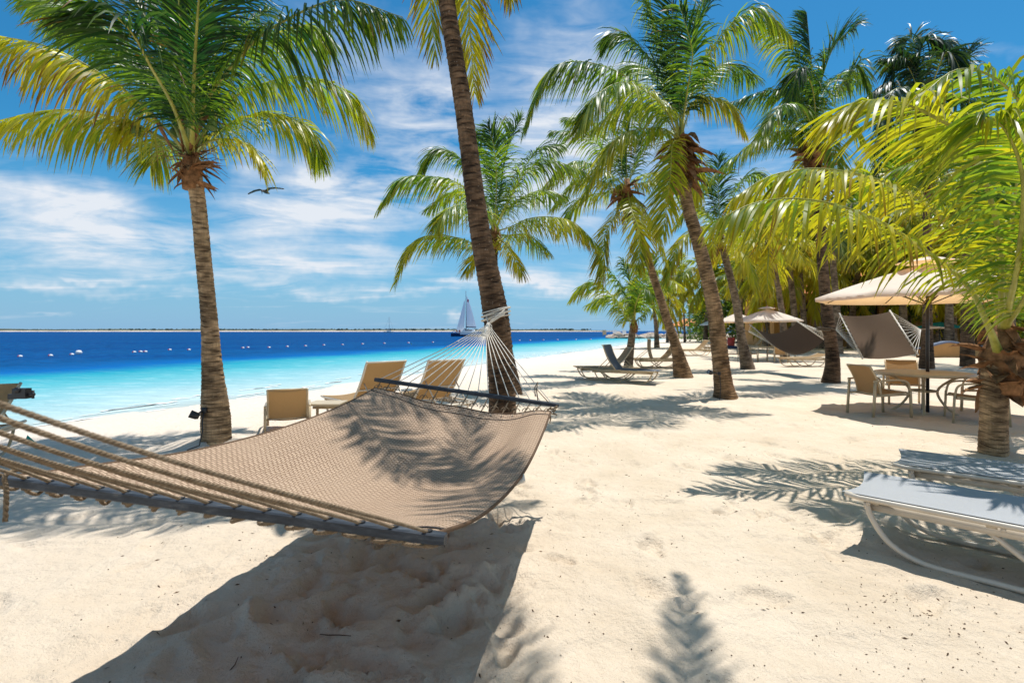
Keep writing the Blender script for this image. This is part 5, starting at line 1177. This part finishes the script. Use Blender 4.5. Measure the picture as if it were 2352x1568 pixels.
mb = MB(); mb.box((14.5, 3, 1.6), (10, 5, 3.2)); mk('side_wing', mb, M['ochre'], root, True, smooth=False)
root = thing('low_wall', at(2185, 830, 29), 'low ochre wall with wavy blue white coping between the dark trunks', 'wall'); root.location.z = 0; L0 = root.location.x
mb = MB(); mc = MB(); P1 = []; P2 = []
for i in range(25):
    x = -1.9 + 3.6 * i / 24; h = .55 + .28 * math.exp(-((x + .2) / .9) ** 2) - .12 * (x < -1.2); P1.append([(x, -.12, -.1), (x, -.12, h)]); P2.append([(x, -.16, h + .002), (x, -.16, h + .11), (x, .16, h + .11), (x, .16, h + .002)])
mb.grid(P1); mb.grid([[(a, .12, c) for a, b, c in r][::-1] for r in P1]); mc.grid(P2); mk('wall_face', mb, M['ochre'], root, True); mk('coping', mc, M['bluegrey'], root, True)
root = thing('garden_wall', at(1640, 770, 130), 'blue grey garden wall right of the pavilion', 'wall'); root.location.z = 0; mb = MB(); mb.box((0, 0, 1), (11, .3, 2.2)); mk('wall_face', mb, M['bluegrey'], root, True, smooth=False)
mb = MB(); mb.box((0, 0, 2.2), (11.2, .5, .2)); mk('coping', mb, M['white'], root, True, smooth=False)
# fallen dry frond near the wall
# ------------------------------------------------------------------ buoys
def D_w(py): return (EYE - WZ) * F / (py - HZ)
BU = [(46, 818), (116, 816), (165, 813.5), (308, 808), (323, 807), (334, 807), (390, 802.5), (434, 802.5), (558, 798), (569.5, 797), (618, 797), (660, 795), (702, 793.5), (744, 791.5), (787, 790.6), (833, 789), (883, 787.5), (938.6, 786.3), (994.6, 785), (1053, 783.5), (1193.5, 780.6), (1218, 780.2), (1248, 779.6), (1281, 779), (1323, 778.4), (1357, 778.2)]
ORD = 'first second third fourth fifth sixth seventh eighth ninth tenth eleventh twelfth thirteenth fourteenth fifteenth sixteenth seventeenth eighteenth nineteenth twentieth twenty-first twenty-second twenty-third twenty-fourth twenty-fifth twenty-sixth'.split()
for i, (px, py) in enumerate(BU):
    D = D_w(py + 1.6); x = (px - CX) / F * D; k = .12 * (1 if D < 60 else .0035 * D + .8)
    root = thing('buoy', (x, D, WZ), f'{ORD[i]} red and white buoy from the left in the swim line', 'buoy', 'red and white buoys of the swim line')
    for s, m, nm in ((-1, 'pink', 'red_half'), (1, 'white', 'white_half')):
        mb = MB(); rr_ = [(0, 0.0)] ; P = []
        for a in range(7):
            th = math.pi / 2 * a / 6; P.append([(s * k * 1.25 * math.cos(th), k * .85 * math.sin(th) * math.cos(ph), k * .25 + k * .8 * math.sin(th) * math.sin(ph)) for ph in np.linspace(0, 6.2832, 13)])
        mb.grid(P); mk(nm, mb, M[m], root, True)
D = D_w(813); mb = MB(); mb.lathe([(0, .28), (.12, .26), (.19, .16), (.2, .05), (.1, -.06)], ((181 - CX) / F * D, D, WZ), 14); tag(mk('round_buoy', mb, M['white']), 'plain white round buoy beside the third red and white one', 'buoy')
# ------------------------------------------------------------------ catamaran
D = 158.0; bx = at(1069, 760, D).x
root = thing('catamaran', (bx, D, WZ), 'white catamaran under sail with dark hull bottom', 'catamaran')
for s in (-1, 1):
    mb = MB(); rows = []
    for i in range(13):
        t = i / 12; x = -4.2 + 8.6 * t; wv = .62 * (math.sin(math.pi * min(1, max(.02, 1.02 * t + .12 * (1 - t)))) ** .5) + .02; z1 = 1.05 - .25 * t
        rows.append([(x, s * 2.2 - wv, z1), (x, s * 2.2 - wv * .9, .5), (x, s * 2.2, -.35), (x, s * 2.2 + wv * .9, .5), (x, s * 2.2 + wv, z1)])
    mb.grid(rows); mb.grid([[r[0], r[-1]] for r in rows]); h = mk('hull', mb, M['navy'], root, True)
    mb = MB(); mb.grid([[(r[0][0], r[0][1] - .01, r[0][2] + .02), (r[0][0], r[0][1] - .012, r[0][2] - .38)] for r in rows[4:]]); mk('stripe', mb, M['white'], h, True); h.children[0].location = (0, 0, 0)
mb = MB(); mb.box((.6, 0, 1.1), (5.6, 4.0, .35)); mk('deck', mb, M['white'], root, True, smooth=False)
mb = MB(); mb.add([(-1.2, -1.7, 1.28), (3.2, -1.7, 1.28), (3.2, 1.7, 1.28), (-1.2, 1.7, 1.28), (-.4, -1.4, 2.2), (2.6, -1.4, 2.1), (2.6, 1.4, 2.1), (-.4, 1.4, 2.2)], [(0, 1, 5, 4), (1, 2, 6, 5), (2, 3, 7, 6), (3, 0, 4, 7), (4, 5, 6, 7)]); cb = mk('cabin', mb, M['white'], root, True, smooth=False)
mb = MB(); mb.box((1.1, -1.58, 1.85), (2.2, .06, .25)); mk('window', mb, M['dark_glass'], cb, True, smooth=False)
mb = MB(); mb.tube([(.25, 0, 1.2), (.15, 0, 14.0)], [.13, .07], 8); mk('mast', mb, M['navy'], root, True)
mb = MB(); mb.tube([(.25, 0, 2.9), (3.3, 0, 2.75)], .16, 8); mk('boom', mb, M['navy'], root, True)
mb = MB(); P = []
for i in range(15):
    t = i / 14; z = 3.0 + 9.6 * t; wl = 3.0 * (1 - t) ** .85 + .05; P.append([(.35 + wl * j / 6, .25 * math.sin(math.pi * j / 6) * (1 - t), z - .25 * j / 6 * (1 - t)) for j in range(7)])
mb.grid(P); mb.grid([[(a, b + .02, c) for a, b, c in r][::-1] for r in P]); mk('mainsail', mb, M['sail'], root, True)
mb = MB(); P = []
for i in range(15):
    t = i / 14; z = 1.4 + 9.8 * t; xl = -2.9 + 2.6 * t; wl = 2.35 * (1 - t) ** .8 + .03; P.append([(xl + wl * j / 6, -.5 * math.sin(math.pi * j / 6) * (1 - t) ** .5, z) for j in range(7)])
mb.grid(P); mb.grid([[(a, b + .02, c) for a, b, c in r][::-1] for r in P]); mk('jib', mb, M['sail'], root, True)
mb = MB(); mb.box((.8, 0, 12.2 - 1.2), (.5, .03, .8)); mk('pennant', mb, M['pink'], root, True, smooth=False)
def person(label, x, y, z, shirt, lean):
    me_ = bpy.data.meshes.new('person'); J = [((0, 0, .12), .17), ((0, 0, .35), .17), ((lean * .1, 0, .55), .16), ((lean * .13, 0, .66), .07), ((lean * .15, 0, .80), .11), ((-.12, -.25, .12), .10), ((-.12, -.5, .10), .07), ((-.12, -.62, -.25), .05), ((.12, -.25, .12), .10), ((.14, -.5, .12), .07), ((.14, -.64, -.22), .05),
         ((-.24, 0, .5), .06), ((-.3, -.1, .25), .045), ((-.26, -.3, .2), .04), ((.24, 0, .5), .06), ((.3, -.1, .25), .045), ((.26, -.3, .2), .04)]
    E = [(0, 1), (1, 2), (2, 3), (3, 4), (0, 5), (5, 6), (6, 7), (0, 8), (8, 9), (9, 10), (2, 11), (11, 12), (12, 13), (2, 14), (14, 15), (15, 16)]
    me_.from_pydata([j[0] for j in J], E, []); o = bpy.data.objects.new('person', me_); COL.objects.link(o); md = o.modifiers.new('s', 'SKIN'); o.modifiers.new('sub', 'SUBSURF').levels = 1
    for v, j in zip(me_.skin_vertices[0].data, J): v.radius = (j[1], j[1] * .8)
    me_.skin_vertices[0].data[0].use_root = True; me_.materials.append(shirt); o.location = (x, y, z); return tag(o, label, 'person', 'people on the catamaran')
person('person in pale clothes sitting at the left end of the catamaran', bx - 3.3, D - 1.9, 1.15, M['shirt'], 1)
person('person in red sitting by the foot of the catamaran jib', bx - 1.6, D - 1.9, 1.15, M['shorts'], -1)
person('dark skinned bare shouldered person leaning at the catamaran bow' if False else 'person sitting between the two others on the catamaran', bx - 2.5, D - 1.6, 1.15, M['skin'], 0)
# small moored yacht
D = 520.0; p = at(893, 760, D)
root = thing('sailing_yacht', (p.x, D, WZ), 'small white yacht with bare mast moored before the island', 'yacht'); mb = MB(); rows = []
for i in range(11):
    t = i / 10; x = -5.2 + 10.4 * t; wv = 1.6 * math.sin(math.pi * min(1, .12 + .88 * t)) ** .6 + .03; rows.append([(x, -wv, 1.3), (x, -wv * .8, .3), (x, 0, -.4), (x, wv * .8, .3), (x, wv, 1.3)])
mb.grid(rows); mb.grid([[r[0], r[-1]] for r in rows]); mk('hull', mb, M['white'], root, True)
mb = MB(); mb.box((0, 0, 1.7), (4.4, 1.8, .8)); mk('cabin', mb, M['white'], root, True, smooth=False)
mb = MB(); mb.tube([(.4, 0, 1.2), (.4, 0, 16)], [.2, .12], 6); mk('mast', mb, M['bluegrey'], root, True)
mb = MB(); mb.tube([(.4, 0, 3.4), (-4, 0, 3.4)], .28, 6); mk('boom', mb, M['navy'], root, True)
mb = MB()
for e_ in ((-5.1, 1.3), (5.1, 1.3)): mb.tube([(.4, 0, 15.8), (e_[0], 0, e_[1])], .06, 4)
mk('rigging', mb, M['bluegrey'], root, True)
# bird
c = at(609, 440, 24); mb = MB()
body = [((-.04, -.30, -.05), .03), ((0, -.18, -.02), .055), ((0, 0, 0), .085), ((0, .2, .0), .06), ((0, .42, .02), .025)]
mb.tube([Vector(b) for b, r in body], [r for b, r in body], 8)
for s in (-1, 1):
    pts_ = [(0, 0, .02), (.22, -.02, .13), (.48, .0, .12), (.72, .05, .07), (.86, .09, .03)]; ch = [.22, .20, .17, .12, .02]
    rows = [[(s * x, y - w_ * .4, z), (s * x, y, z + .02), (s * x, y + w_ * .6, z - .015)] for (x, y, z), w_ in zip(pts_, ch)]
    mb.grid(rows); mb.grid([[(a, b, q - .012) for a, b, q in r][::-1] for r in rows])
mb.tube([(0, -.28, -.05), (0, -.34, -.12), (0, -.36, -.24)], [.03, .02, .005], 6)
rt = Matrix.Rotation(R(-8), 3, 'Y'); mb.v = [tuple(rt @ Vector(v) * 1.0 + c) for v in mb.v]
tag(mk('seabird', mb, M['feather']), 'brown seabird gliding with spread wings over the sea', 'bird')
bpy.context.view_layer.update()
